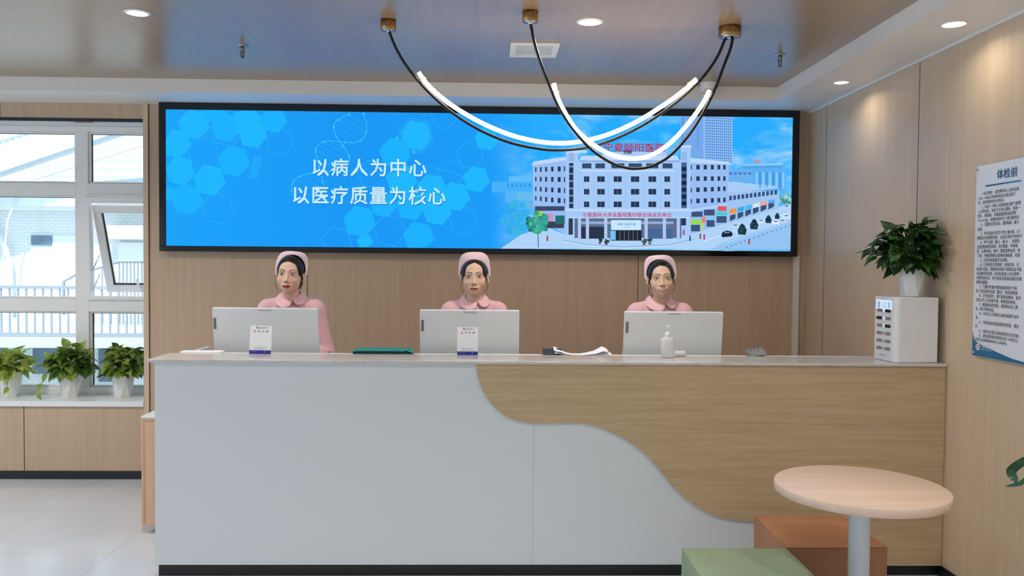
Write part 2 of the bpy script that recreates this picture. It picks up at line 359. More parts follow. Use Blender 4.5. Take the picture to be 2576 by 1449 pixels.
# ============================================================ DISPLAY SCREEN
YD = 5.872
dsp = thing('display_screen', 'very wide black framed wall display showing blue slogan and hospital picture', 'screen', (0, 5.91, 1.66))
dl, dr, dtp, dbt = -2.363, 2.2275, 2.712, 1.6576
il, ir = P(416, 450, Y=YD).x, P(1993, 450, Y=YD).x
it, ib = P(1200, 285, Y=YD).z, P(1200, 625, Y=YD).z
b = MB().box(dl, dr, YD, YB-.002, it, dtp).box(dl, dr, YD, YB-.002, dbt, ib).box(dl, il, YD, YB-.002, ib, it).box(ir, dr, YD, YB-.002, ib, it)
b.build('bezel', GLOSSBLACK, dsp, bevel=.003)
class Art:
    """flat printed/lit picture: coloured polygons stacked a fraction of a millimetre apart"""
    def __init__(s, fn): s.b = MB(); s.mats = []; s.fn = fn; s.k = 0
    def mi(s, c):
        nm = 'lit_%d_%d_%d' % tuple(c[:3]) if not isinstance(c, bpy.types.Material) else None
        m = emis(nm, c) if nm else c
        if m not in s.mats: s.mats.append(m)
        return s.mats.index(m)
    def poly(s, pts, c, lay=1): s.b.poly([s.fn(u, v, lay) for u, v in pts], s.mi(c))
    def rect(s, x0, y0, x1, y1, c, lay=1): s.poly([(x0, y0), (x1, y0), (x1, y1), (x0, y1)], c, lay)
    def line(s, pts, w, c, lay=1):
        for (x0, y0), (x1, y1) in zip(pts, pts[1:]):
            d = math.hypot(x1-x0, y1-y0) or 1; nx, ny = -(y1-y0)/d*w/2, (x1-x0)/d*w/2
            s.poly([(x0+nx, y0+ny), (x1+nx, y1+ny), (x1-nx, y1-ny), (x0-nx, y0-ny)], c, lay)
    def text(s, body, x, y, w, h, c, lay=1, bold=0.0, slope=0.0, gap=1.0):
        put_text(s.b, body, lambda a, t: s.fn(x+a, y-t+slope*a, lay), w, h, s.mi(c), bold, gap)
def scr(u, v, lay): 
    p = P(u, v, Y=YD+.010-lay*.0006); return (min(max(p.x, il+.001), ir-.001), p.y, min(max(p.z, ib+.001), it-.001))
A = Art(scr)
# base picture: blue field that fades to a clouded sky on the right
m = bpy.data.materials.new('lit_sky_picture'); m.use_nodes = True; nt = m.node_tree; nt.nodes.clear(); n = NT(m)
tc = n.n('ShaderNodeTexCoord'); sp = n.n('ShaderNodeSeparateXYZ'); n.l(tc.outputs['Object'], sp.inputs[0])
cl = n.noise(n.coords((1.3, 1, 3.2)), 1.6, 7, .6, .4)
blue = n.ramp(n.math('MULTIPLY_ADD', sp.outputs[0], .25, .6), [(0, (31, 165, 252)), (.35, (28, 152, 246)), (.75, (30, 160, 250)), (1, (32, 165, 252))])
cld = n.ramp(cl, [(.46, (40, 172, 253)), (.55, (110, 198, 250)), (.66, (212, 234, 252))])
low = n.ramp(n.math('MULTIPLY_ADD', sp.outputs[2], -1.6, .98), [(0, (40, 172, 254)), (1, (120, 205, 252))])
sky = n.mix(.40, cld, low)
fade = n.ramp(sp.outputs[0], [(.0, (0, 0, 0)), (.32, (1, 1, 1))])
e = n.n('ShaderNodeEmission'); o = n.n('ShaderNodeOutputMaterial'); n.l(n.mix(fade, blue, sky), e.inputs[0]); n.l(e.outputs[0], o.inputs[0])
A.b.quad((il-.004, YD+.012, ib-.004), (ir+.004, YD+.012, ib-.004), (ir+.004, YD+.012, it+.004), (il-.004, YD+.012, it+.004), A.mi(m))
def z4(x, y): return 390+x/3.0306, 250+y/3.0306
def z5_(x, y): return 1200+x/2.9953, 270+y/2.9953
HEXF, HEXF2, HEXL = (31, 178, 254), (33, 184, 255), (48, 182, 252)
def hexa(x, y, r, c, lay=1, rot=12, line=None):
    r *= 1.05 if not line else 1.0
    pts = [(x+r*math.cos(R(60*i+rot)), y+r*math.sin(R(60*i+rot))) for i in range(6)]
    if line: A.line([z4(*p) for p in pts+pts[:1]], line, c, lay)
    else: A.poly([z4(*p) for p in pts], c, lay)
for x, y, r in ((295, 190, 118), (465, 90, 98), (540, 215, 108), (700, 130, 105), (745, 265, 108), (900, 150, 108), (160, 335, 112), (190, 545, 112), (600, 470, 120), (415, 615, 120), (240, 760, 120), (110, 720, 50),
                (1990, 275, 118), (1830, 410, 118), (1880, 610, 118), (2110, 680, 112), (1560, 930, 122), (1950, 810, 112), (2150, 850, 110), (2290, 740, 110), (2010, 1050, 118), (1600, 1085, 60), (1740, 800, 100), (2450, 610, 100), (2530, 300, 90)):
    if y < 90: continue
    hexa(x, y, r, HEXF2 if int(x) % 3 else HEXF, 1)
for x, y, r in ((365, 400, 125), (950, 325, 108), (480, 830, 125), (540, 235, 128), (1790, 1000, 125), (2350, 920, 112), (1385, 1090, 120), (1650, 570, 110), (2260, 560, 110), (2400, 425, 105), (2200, 130, 90)):
    if y-r < 60: r = 100
    hexa(x, y, r, HEXL, 2, 12, 1.2)
hexa(1990, 275, 138, (60, 190, 255), 2, 12, 1.0)
for x, y in ((1845, 296), (1972, 402)): A.poly([z4(*p) for p in circ(x, y, 14)], (52, 188, 255), 2)
A.poly([z4(*p) for p in ((755, 425), (820, 435), (775, 612), (712, 600))], (36, 170, 253), 1)
for i in range(34): A.line([z4(2050+14*i, 510+4*i), z4(2046+14*i, 480+4*i+(12 if i % 4 else 0))], .9, (52, 186, 254), 2)
# double helix
dna = [(1610, 105), (1395, 240), (1450, 330), (1260, 400), (1255, 560), (1060, 690)]
def helix(ph):
    out = []
    for i in range(61):
        t = i/60; cx, cy = 1540-t*400, 110+t*560; a = t*math.pi*2.55+ph; out.append((cx+115*math.cos(a)*.95, cy+115*math.cos(a)*.55))
    return out
h1 = catmull([(1480, 112), (1415, 145), (1375, 175), (1362, 220), (1375, 270), (1410, 325), (1450, 375), (1480, 435), (1478, 500), (1440, 545)], 5)
h2 = catmull([(1590, 110), (1615, 200), (1605, 260), (1585, 300), (1540, 325), (1480, 330), (1340, 315), (1285, 322), (1240, 350), (1225, 400), (1240, 470), (1262, 560), (1275, 610), (1288, 655)], 4)
h3 = catmull([(1440, 545), (1240, 553), (1155, 570), (1095, 590), (1060, 620), (1042, 665), (1050, 720), (1090, 775), (1160, 780)], 5)
for hpt in (h1, h2, h3):
    A.line([z4(*p) for p in hpt], 1.8, (62, 192, 255), 2)
    for p in hpt[::7]: A.poly([z4(*q) for q in circ(p[0], p[1], 8, 12)], (72, 196, 255), 3)
for a, c in (((1480, 120), (1612, 215)), ((1440, 135), (1610, 255)), ((1400, 155), (1590, 290)), ((1378, 185), (1555, 318)), ((1366, 225), (1500, 328)), ((1330, 316), (1455, 385)), ((1290, 325), (1472, 430)), ((1250, 350), (1480, 470)), ((1235, 390), (1470, 520)), ((1232, 430), (1420, 545)), ((1160, 572), (1285, 640)), ((1110, 585), (1270, 680)), ((1075, 610), (1230, 710)), ((1050, 645), (1190, 740))): A.line([z4(*a), z4(*c)], .8, (52, 184, 254), 2)
# slogan
TXT = (200, 236, 250)
for ln, u0, u1, v0, v1 in (('以病人为中心', 786, 1073, 443, 398), ('以医疗质量为核心', 737, 1121, 513, 467)):
    A.text(ln, u0+1.5, v0+2.5, u1-u0, v0-v1, (24, 132, 222), 3, .016, .008, 1.14)
    A.text(ln, u0, v0, u1-u0, v0-v1, TXT, 4, .016, .008, 1.14)
# hospital picture (coordinates of the picture itself)
def q(pts): return [z5_(*p) for p in pts]
def B(x0, y0, x1, y1, c, lay=2): A.poly(q([(x0, y0), (x1, y0), (x1, y1), (x0, y1)]), c, lay)
WL, WL2, WD, RF, TR = (152, 190, 244), (166, 202, 248), (42, 58, 84), (190, 216, 252), (178, 208, 248)
A.poly(q([(180, 1068), (330, 960), (520, 900), (640, 950), (1500, 985), (2370, 720), (2372, 1068)]), (176, 212, 248), 1)
A.poly(q([(1750, 1068), (2365, 860), (2368, 1068)]), (150, 196, 242), 2)
for i in range(15): A.poly(q([(1880+34*i, 1062-12*i), (1890+34*i, 1058-12*i), (1886+34*i, 1050-12*i), (1878+34*i, 1054-12*i)]), (60, 120, 190), 3)
A.line(q([(1700, 1010), (2366, 790)]), 1.4, (225, 240, 255), 3); A.line(q([(1800, 1040), (2366, 850)]), 1.0, (120, 170, 225), 3)
# far left low buildings, faded
for x0, y0, x1, y1, c in ((110, 560, 420, 640, (70, 178, 250)), (240, 520, 425, 560, (96, 190, 250)), (210, 630, 425, 720, (84, 182, 248)), (300, 640, 425, 700, (104, 190, 235)), (350, 720, 440, 760, (110, 180, 220))): B(x0, y0, x1, y1, c, 2)
for i in range(6): B(225+33*i, 575, 240+33*i, 600, (56, 150, 220), 3)
# tower block behind
A.poly(q([(1535, 60), (1705, 60), (1705, 400), (1535, 330)]), (118, 168, 236), 2)
A.poly(q([(1705, 60), (1925, 60), (1925, 440), (1705, 400)]), (140, 190, 248), 2)
for i in range(13):
    for j in range(17):
        x, y = 1722+15.5*i, 72+20*j+i*.8
        A.poly(q([(x, y), (x+8, y), (x+8, y+11), (x, y+11)]), (62, 112, 182), 3)
for j in range(12): B(1545, 80+20*j, 1556, 92+20*j, (70, 120, 190), 3); B(1660, 80+20*j, 1666, 92+20*j, (80, 132, 200), 3)
# glass building at right
B(1890, 470, 2080, 560, (110, 176, 240), 2); B(2070, 460, 2330, 630, (96, 176, 244), 2); B(2000, 430, 2300, 462, (84, 164, 236), 2); A.poly(q([(1975, 432), (2310, 418), (2300, 436), (1990, 442)]), (140, 200, 250), 3)
A.poly(q([(2080, 415), (2105, 385), (2140, 415)]), (200, 150, 150), 3)
for i in range(9): B(2100+25*i, 490, 2116+25*i, 610, (70, 150, 225) if i % 2 else (130, 205, 252), 3)
for i in range(5): B(1900+36*i, 490, 1922+36*i, 506, (66, 126, 190), 3)
# shop row at right
A.poly(q([(1890, 560), (2240, 590), (2270, 610), (2040, 630), (1890, 640)]), (168, 206, 248), 3)
A.poly(q([(1890, 640), (2275, 608), (2275, 760), (1885, 880)]), (160, 198, 242), 2)
for i in range(12): A.poly(q([(1900+31*i, 668-4*i), (1920+31*i, 666-4*i), (1920+31*i, 700-4*i), (1900+31*i, 702-4*i)]), (52, 84, 128), 3)
for i, c in enumerate(((240, 150, 60), (60, 170, 230), (70, 190, 240), (225, 225, 240), (230, 170, 160), (80, 180, 240))): A.poly(q([(1905+58*i, 770-14*i), (1955+58*i, 760-14*i), (1955+58*i, 792-14*i), (1905+58*i, 804-14*i)]), c, 3)
for i in range(6): A.poly(q([(1905+58*i, 815-18*i), (1948+58*i, 803-18*i), (1948+58*i, 838-18*i), (1905+58*i, 860-18*i)]), (60, 80, 116), 3)
# left wing
A.poly(q([(420, 438), (672, 385), (672, 960), (560, 900), (425, 760)]), WL, 3); A.poly(q([(410, 440), (430, 408), (665, 372), (675, 398)]), RF, 4)
for i in range(6):
    for j in range(4):
        x = (438, 474, 513, 558, 608, 655)[i]; wd = (10, 13, 15, 18, 22, 9)[i]; y = (452, 524, 598, 668)[j]+i*(1-j*.2)*-1.5+j*i*1.5
        B(x, y, x+wd, y+34+i*.7, WD, 5)
# towers
B(672, 340, 760, 960, WL2, 4); B(672, 325, 830, 345, RF, 5); B(694, 420, 726, 760, WD, 5)
for j in range(6): B(694, 440+55*j, 726, 452+55*j, (120, 150, 200), 6)
B(690, 820, 722, 960, (50, 62, 84), 5)
B(1535, 300, 1610, 970, WL2, 4); B(1540, 415, 1580, 760, (66, 100, 150), 5)
for j in range(6): B(1540, 450+52*j, 1580, 480+52*j, (30, 42, 66), 6)
B(1538, 820, 1575, 890, WD, 5)
for j in range(7): B(690, 345+9*j, 730, 349+9*j, (120, 158, 214), 6); B(1542, 340+9*j, 1582, 344+9*j, (120, 158, 214), 6)
B(1510, 285, 1615, 302, RF, 5)
# right wing
A.poly(q([(1605, 420), (1900, 430), (1885, 870), (1605, 960)]), WL, 3); A.poly(q([(1610, 380), (1900, 410), (1906, 432), (1608, 418)]), RF, 4)
for i in range(6):
    for j in range(4):
        x = (1610, 1652, 1708, 1762, 1812, 1855)[i]; wd = (8, 26, 24, 22, 20, 18)[i]; y = (434, 520, 606, 690)[j]-(2*i if j > 1 else 0)
        B(x, y, x+wd, y+34, WD, 5)
A.poly(q([(1605, 770), (1890, 720), (1890, 740), (1605, 792)]), TR, 5)
for x0, y0, x1, y1, c in ((1610, 845, 1690, 880, (150, 220, 90)), (1695, 825, 1722, 870, (235, 120, 130)), (1725, 825, 1790, 850, (130, 200, 240)), (1800, 785, 1885, 815, (80, 200, 210)), (1815, 745, 1880, 780, (225, 90, 100))): B(x0, y0, x1, y1, c, 6)
for x0, y0, x1, y1 in ((1612, 885, 1680, 935), (1730, 850, 1790, 900), (1805, 820, 1880, 870), (1615, 785, 1700, 825), (1710, 770, 1790, 815)): B(x0, y0, x1, y1, (62, 84, 122), 5)
B(1690, 870, 1705, 925, (200, 220, 60), 6)
# centre block
B(755, 395, 1540, 800, WL2, 4); A.poly(q([(790, 365), (1510, 365), (1525, 400), (765, 408)]), RF, 5); B(770, 400, 1530, 412, (132, 170, 226), 5); B(780, 470, 1490, 486, (186, 214, 250), 5)
B(945, 335, 1430, 368, (170, 204, 248), 5)
for i in range(6):
    x, wd = (792, 892, 1012, 1142, 1275, 1398)[i], (70, 72, 98, 100, 92, 74)[i]; B(x, 422, x+wd, 460, (56, 78, 112), 6)
    x, wd = (806, 906, 1030, 1160, 1292, 1412)[i], (40, 56, 60, 62, 58, 42)[i]
    for y in (520, 615, 710): B(x, y, x+wd, y+42, WD, 6); B(x+wd*.45, y+2, x+wd*.5, y+40, (110, 140, 190), 7)
for x in (770, 880, 990, 1120, 1255, 1380, 1500): B(x-1, 490, x+1, 770, (140, 178, 232), 5)
# entrance band, columns, doors
B(660, 765, 1615, 782, RF, 6); B(675, 782, 1605, 832, WL2, 6); B(680, 826, 1600, 836, (186, 214, 250), 7)
B(735, 836, 1540, 985, (92, 112, 150), 5); B(780, 900, 960, 990, (44, 54, 76), 6); B(1290, 915, 1475, 990, (74, 104, 150), 6); B(780, 860, 1480, 880, (150, 170, 210), 6)
for x in (760, 820, 958, 1262, 1400, 1505): B(x, 832, x+24, 1005, (176, 200, 238), 7)
B(1010, 850, 1236, 925, (196, 232, 254), 8); A.text('银屏卡会员开通', *z5_(1060, 890), 45, 6, (40, 110, 190), 9, .006); A.text('会员中心', *z5_(1112, 905), 12, 3, (70, 140, 200), 9)
B(1002, 925, 1240, 1005, (36, 42, 54), 7)
for i in range(7): B(1010+33*i, 930, 1012+33*i, 1005, (150, 175, 210), 8)
B(1004, 930, 1044, 1000, (120, 190, 240), 8)
RED = (196, 44, 66)
A.text('宁夏医科大学总医院医疗联合体成员单位', *z5_(796, 829), 670/2.9953, 36/2.9953, RED, 8, .010)
A.text('宁夏颐阳医院', *z5_(955, 336), 462/2.9953, 66/2.9953, (190, 36, 70), 6, .010)
A.poly(q(circ(898, 302, 30)), (150, 190, 232), 6); A.poly(q(circ(898, 302, 20)), (90, 150, 200), 7)
B(1105, 322, 1165, 352, (60, 70, 100), 5); B(1280, 330, 1340, 345, (90, 80, 110), 5)
A.line(q([(650, 1000), (800, 1030), (1100, 1052), (1450, 1035), (1640, 990)]), 1.3, (110, 150, 205), 4); A.line(q([(650, 1010), (800, 1040), (1100, 1062), (1450, 1045)]), 1, (225, 240, 255), 4)
# left street shops and tree
B(425, 780, 496, 830, (150, 210, 90), 6); B(497, 800, 575, 860, (200, 150, 190), 6); B(590, 815, 660, 880, (40, 110, 110), 6); B(436, 745, 660, 780, (60, 76, 110), 5); B(530, 860, 655, 910, (60, 66, 90), 5)
rs = random.Random(5)
def blob(x, y, rx, ry, cols, nn, sz, lay):
    for _ in range(nn):
        a, rr = rs.uniform(0, 6.28), math.sqrt(rs.random()); A.poly(q(circ(x+rx*rr*math.cos(a), y+ry*rr*math.sin(a), sz*rs.uniform(.6, 1.3), 7)), rs.choice(cols), lay+rs.choice((0, .3, .6)))
blob(290, 830, 110, 110, [(54, 176, 236), (60, 182, 226), (46, 168, 240)], 46, 24, 6)
blob(460, 870, 78, 72, [(60, 170, 150), (44, 140, 130), (84, 190, 140), (52, 156, 160), (30, 112, 110)], 60, 17, 8)
A.line(q([(460, 930), (462, 1055)]), 2, (60, 90, 110), 8)
for x, y in ((926, 1000), (975, 1008), (1258, 1010), (1302, 1005)): blob(x, y, 16, 14, [(30, 60, 70), (60, 110, 90), (22, 44, 60)], 9, 9, 9); B(x-10, y+14, x+10, y+28, (120, 60, 60), 9)
for x, y, r in ((1998, 918, 36), (2088, 880, 34), (2196, 842, 26), (2262, 818, 20)): A.poly(q([(x-r*.8, y+r*1.1), (x-r*.95, y+.2*r), (x-.4*r, y-.9*r), (x, y-1.2*r), (x+.5*r, y-.8*r), (x+r*.95, y+.2*r), (x+.7*r, y+1.2*r)]), (28, 60, 74), 6); blob(x, y+4, r*.7, r*.8, [(40, 84, 90), (22, 48, 62)], 9, r*.25, 7)
A.poly(q([(1840, 965), (1850, 940), (1880, 928), (1915, 935), (1928, 955), (1920, 972), (1850, 980)]), (30, 42, 62), 6); B(1862, 938, 1902, 948, (110, 140, 180), 7)
for x, y, c in ((1945, 895, (190, 215, 245)), (2250, 868, (225, 236, 250)), (2140, 860, (200, 222, 250)), (2330, 825, (210, 228, 250)), (2300, 860, (190, 215, 245))): A.poly(q([(x-30, y+14), (x-26, y-4), (x-8, y-18), (x+16, y-18), (x+30, y), (x+30, y+14)]), c, 6); B(x-12, y-12, x+14, y-4, (80, 110, 150), 7)
for x, y in ((530, 985), (1682, 970), (1712, 975), (1605, 985), (2050, 1010), (1558, 940)): A.poly(q(circ(x, y-14, 5, 8)), (40, 44, 60), 9); B(x-6, y-10, x+6, y+22, (50, 80, 140) if int(x) % 2 else (180, 60, 80), 9)
blob(2330, 690, 38, 60, [(80, 150, 150), (120, 190, 190), (60, 120, 120), (160, 214, 220)], 40, 13, 6)
A.b.build('lit_picture', A.mats, dsp, normals=False)
# ============================================================ PENDANT LAMP
pen = thing('pendant_lamp', 'three-canopy pendant lamp of two swagged black cords and glowing tubes', 'pendant lamp', (.35, 4.15, H2))
CAN = [P(977, 51, Z=H2), P(1334, 29, Z=H2), P(1836, 68, Z=H2)]
for c_, r_ in zip(CAN, (.0385, .0385, .057)):
    o = MB().lathe([(r_, 0), (r_, -.05), (r_-.002, -.052)], (c_.x, c_.y, H2), 40).build('canopy', BRASS, pen)
    MB().lathe([(r_-.002, -.0523), (r_*.25, -.0525), (.009, -.0525), (.009, -.062), (0, -.062)], (c_.x, c_.y, H2), 32).build('canopy_cap', CHROME, o)
    MB().lathe([(.004, 0), (.004, .0015), (0, .002)], (c_.x-.0, c_.y-r_-.0012, H2-.02), 10, axis='y').build('screw', CHROME, o)
def plane_pt(u, v, a, c):
    """point seen at (u,v) in the vertical plane through a and c"""
    d = (u-CAM['cx'])/CAM['f']*_R2 - (v-CAM['cy'])/CAM['f']*_U2 + _Fw
    nn = Vector((-(c.y-a.y), c.x-a.x, 0)); o = Vector((0, 0, CAM['h'])); return o+d*((a-o).dot(nn)/d.dot(nn))
z1 = lambda x, y: (900+x/2.4533, y/2.4533)
arcs = [
 (CAN[0], CAN[2]-Vector((.016, 0, 0)), [(188, 180), (232, 290), (290, 392), (370, 495), (470, 600), (600, 708), (760, 806), (940, 880), (1120, 918), (1250, 926), (1400, 912), (1560, 868), (1740, 784), (1920, 668), (2060, 550), (2150, 452), (2222, 345), (2270, 232)],
  [(376, 448), (425, 515), (500, 588), (620, 676), (780, 766), (960, 838), (1120, 874), (1250, 884), (1380, 872), (1540, 832), (1720, 752), (1900, 640), (2010, 560), (2088, 488)], ((395, 490), (2065, 522))),
 (CAN[1], CAN[2]+Vector((.016, 0, 0)), [(1064, 130), (1090, 260), (1130, 390), (1180, 520), (1240, 660), (1330, 800), (1440, 920), (1560, 1002), (1660, 1036), (1730, 1040), (1810, 1026), (1920, 966), (2030, 850), (2120, 715), (2200, 560), (2262, 400), (2300, 300), (2316, 225)],
  [(1210, 515), (1232, 600), (1270, 680), (1340, 790), (1430, 876), (1540, 945), (1640, 974), (1720, 978), (1800, 962), (1900, 905), (1990, 820), (2080, 710), (2140, 620), (2170, 560)], ((1222, 562), (2165, 600)))]
for a, c, cord, tb, clips in arcs:
    a = Vector((a.x, a.y, 0)); c = Vector((c.x, c.y, 0))
    pts = [plane_pt(*z1(*p), a, c) for p in catmull(cord, 6)]
    pts[0] = Vector((a.x, a.y, H2-.058)); pts[-1] = Vector((c.x, c.y, H2-.058))
    MB().tube(pts, .0075, 10).build('cord', mat('cord_black', (14, 14, 15), .35), pen)
    tp = [plane_pt(*z1(*p), a, c) for p in catmull(tb, 6)]
    o = MB().tube(tp, .0105, 12).build('light_tube', TUBE, pen)
    for e_, k_ in ((tp[2], tp[0]), (tp[-3], tp[-1])): pass
    for cx, cy in clips:
        p = plane_pt(*z1(cx, cy), a, c); j = min(range(len(pts)), key=lambda i: (pts[i]-p).length); t = min(tp, key=lambda w_: (w_-p).length)
        dirv = (pts[j]-t).normalized()
        MB().tube([t-dirv*.022, t-dirv*.012], .007, 8).tube([t+dirv*.010, pts[j]], .007, 8).build('tube_clip', BRASS, pen)
# ============================================================ CEILING FITTINGS
def downlight(x, y, z, r, label, ring=1.27):
    t = thing('downlight', label, 'ceiling light', (x, y, z), group='recessed ceiling downlights')
    MB().lathe([(r*ring, 0), (r*ring, -.003), (r*1.02, -.007), (r, -.005), (r, -.0005)], (x, y, z), 40).build('trim_ring', WHITE, t)
    MB().lathe([(r, -.003), (0, -.0032)], (x, y, z), 40).build('diffuser', DIFF, t)
downlight(*TRAYL[0], H2, .049, 'round white downlight in the veneer ceiling at far left, above the window side')
downlight(*TRAYL[1], H2, .053, 'round white downlight in the veneer ceiling among the pendant canopies')
downlight(*SOFL[0], H, .042, 'small downlight in the right soffit farther from view, near the display corner', 1.1)
downlight(*SOFL[1], H, .05, 'downlight in the right soffit nearer to view, at the upper right corner', 1.1)
for (x, y), lb in (((-1.411, 4.676), 'fire sprinkler head hanging from the blue-lit ceiling left of the lamp'), ((1.659, 4.699), 'fire sprinkler head hanging from the ceiling right of the lamp')):
    t = thing('fire_sprinkler', lb, 'sprinkler', (x, y, H2), group='ceiling sprinklers')
    MB().lathe([(.034, 0), (.034, -.004), (.016, -.006), (0, -.006)], (x, y, H2), 28).build('escutcheon', CHROME, t)
    b = MB().lathe([(.012, -.006), (.012, -.018), (.010, -.02), (.010, -.03), (.008, -.034), (0, -.034)], (x, y, H2), 16)
    for sg in (-1, 1): b.tube([(x+sg*.010, y, H2-.03), (x+sg*.011, y, H2-.045), (x+sg*.008, y, H2-.058), (x, y, H2-.066)], .0025, 6)
    b.lathe([(.013, -.066), (.013, -.068), (0, -.068)], (x, y, H2), 12); b.build('sprinkler_body', mat('dull_steel', (120, 116, 110), .35, .9), t)
    MB().tube([(x, y, H2-.034), (x, y, H2-.064)], .003, 8).build('glass_bulb', mat('bulb_red', (150, 60, 50), .2), t)
vt = thing('air_vent', 'white rectangular slatted air vent in the veneer ceiling', 'air vent', (.237, 4.66, H2))
x0, x1, y0, y1 = .100, .373, 4.514, 4.808
b = MB(); fw = .035
for a in ((x0, x1, y0, y0+fw), (x0, x1, y1-fw, y1), (x0, x0+fw, y0+fw, y1-fw), (x1-fw, x1, y0+fw, y1-fw)): b.box(a[0], a[1], a[2], a[3], H2-.010, H2-.0003)
b.build('vent_frame', WHITE, vt, bevel=.002)
MB().box(x0+.02, x1-.02, y0+.02, y1-.02, H2-.0022, H2-.0006).build('vent_recess', mat('vent_dark', (96, 84, 70), .8), vt)
ys = y0+fw+.008
while ys < y1-fw-.008:
    MB().box(x0+fw, x1-fw, ys, ys+.014, H2-.006, H2-.0045).build('slat', CREAM, vt); ys += .0235
c_ = P(1783, 196, Z=H2); cc = thing('security_camera', 'white turret security camera on the ceiling behind the right lamp end', 'security camera', (1.545, 5.43, H2))
cx, cy = P(1783, 215, Y=5.43).x, 5.43
MB().lathe([(.056, 0), (.056, -.008), (.053, -.05), (.045, -.066), (0, -.066)], (cx, cy, H2), 36).build('mount_base', DEVW, cc)
b = MB(); b.lathe([(0, -.046), (.02, -.041), (.036, -.028), (.044, -.006), (.044, .012), (.036, .03), (.018, .041), (0, .044)], (0, 0, 0), 32)
dv = Vector((-.16, -.75, -.5)).normalized(); qq = dv.to_track_quat('-Z', 'Y').to_matrix().to_4x4(); ctr_ = Vector((cx-.006, cy-.02, H2-.078))
b.xf(Matrix.Translation(ctr_) @ qq); b.build('turret', DEVW, cc)
b = MB()
for ox in (-.016, .016): b.lathe([(.011, -.0455), (.011, -.047), (0, -.0475)], (ox, 0, .007), 18)
b.xf(Matrix.Translation(ctr_) @ qq); b.build('lens', GLOSSBLACK, cc)
# ============================================================ WALL POSTER
px = XR-.016
y0p, ztp, zbp, wp = 3.837, 2.070, 1.170, .60
po_ = thing('notice_board', 'white acrylic notice board of health check instructions with blue wavy foot', 'notice board', (px, y0p-wp/2, zbp))
def bp(s, t, lay=0): return (px-lay*.0004, y0p-s, zbp+t)
b = MB(); b.prism([(y0p-p[0], zbp+p[1]) for p in rrect(0, wp, 0, .90, .008)], px, px+.005, 'x', 0); b.build('board', mat('board_white', (228, 232, 238), .25), po_)
class Print(Art):
    def mi(s, c):
        m = mat('print_%d_%d_%d' % tuple(c), c, .5)
        if m not in s.mats: s.mats.append(m)
        return s.mats.index(m)
pr = Print(lambda s, t, lay: bp(s, t, lay)); BL, BL2, INK = (28, 92, 140), (40, 130, 180), (52, 52, 60)
wave = [(0.001, .115)]+[(.003+.01*i/4, .110-.028*i/4) for i in range(1, 5)]+[(.02, .074), (.05, .062), (.1, .052), (.2, .034), (.3, .018), (.42, .010), (wp-.001, .03)]
pr.poly([(0.001, .001), (wp-.001, .001)]+wave[::-1], (30, 108, 152), 1)
pr.poly(circ(.046, .045, .016, 20), (240, 240, 244), 2); pr.poly(circ(.046, .045, .010, 16), (196, 70, 80), 3); pr.poly(circ(.046, .045, .005, 12), (240, 240, 244), 4)
def T(s, body, x, t, w, h, c, bold=.006, lay=2): put_text(s.b, body, lambda a, d: s.fn(x+a, t+d, lay), w, h, s.mi(c), bold)
T(pr, '宁夏颐阳医院', .070, .044, .085, .019, (235, 240, 245)); T(pr, 'Ningxia Yiyang Hospital', .071, .033, .084, None, (225, 235, 242), 0)
T(pr, '体检前', .158, .823, .145, .044, BL, .008); T(pr, '体检前', .1592, .8225, .145, .044, BL, .008, 3); pr.poly([(.075, .797), (.33, .797), (.33, .804), (.075, .804)], BL, 2); pr.poly([(.21, .797), (.33, .797), (.33, .804), (.21, .804)], BL2, 3)
lines = ['  1.实名体检，请您携带本人身份证原', '7:30---10:00之间到体检前台登记进行', '序，请按照预约时间到达）', '  2、检前一天晚上忌食面食及胀气食物', '上正常休息。体检当天停止晨练。检前一', '禁水、禁吸烟，空腹查腹部彩超(肝胆', '7:30-10:30)。有慢性病的客户请空腹项目', '  3、空腹项目有采血、腹部B超、碳13', '进食。', '  3、怀孕及备孕的客户禁止做X线、CT-', '明情况为您调换项目，以免在体检中带来不', '  4、呼气试验（碳13、碳14）：检查前', '生素(例如阿莫西林、克拉霉素、甲硝唑、', '素、头孢类等)、胃药（果胶铋等铋剂、奥', '丁类)、敏感药物等会影响检测结果，检测', '  5、女性体检要避开月经期。', '  6、妇科检查注意事项：未婚女性、已', '科相关检查。经期或有阴道不规则出血不做', '天后做妇科检查，妇科检查前2-3天应禁性', '内禁阴道冲洗、勿行房事.有阴道彩超的先做', '前排空膀胱。', '  7、已婚女性做“经阴道B超检查”不用', '性“子宫及附件彩超（腹式）”检查请憋尿', '  8、女性体检时，请不要穿连裤袜、紧身', '们的工作人员带来不便，影响您的体检。', '  9、做放射线检查前，请您除去身上佩', '钻、亮片等装饰品。', '  10、60岁以上有急性心脏疾病或行动不', '查。', '  11、受检者放弃或延期某项检查，请自', '字。', '  12、请将当日登记的检查项目当日完成，', '  13、请完成所有检查项目后7-14日在公', '问可以咨询体检科0951-6740996。']
for i, ln in enumerate(lines):
    ind = .037 if ln.startswith('  ') else .010; s_ = ln.strip(); zz = .765-i*.0208
    vs, fs = text2d(s_, .004); k = .0185
    pr.b.add([bp(ind+.010+x*k*.93, zz-.005+y*k, 2) for x, y in vs], fs, pr.mi(INK))
pr.b.build('printed_text', pr.mats, po_, normals=False)
for s_, t_ in ((.014, .884), (.014, .016), (wp-.014, .884), (wp-.014, .016)):
    MB().lathe([(.007, .0148), (.007, -.004), (.005, -.006), (0, -.006)], bp(s_, t_), 16, axis='x').build('standoff_screw', CHROME, po_)
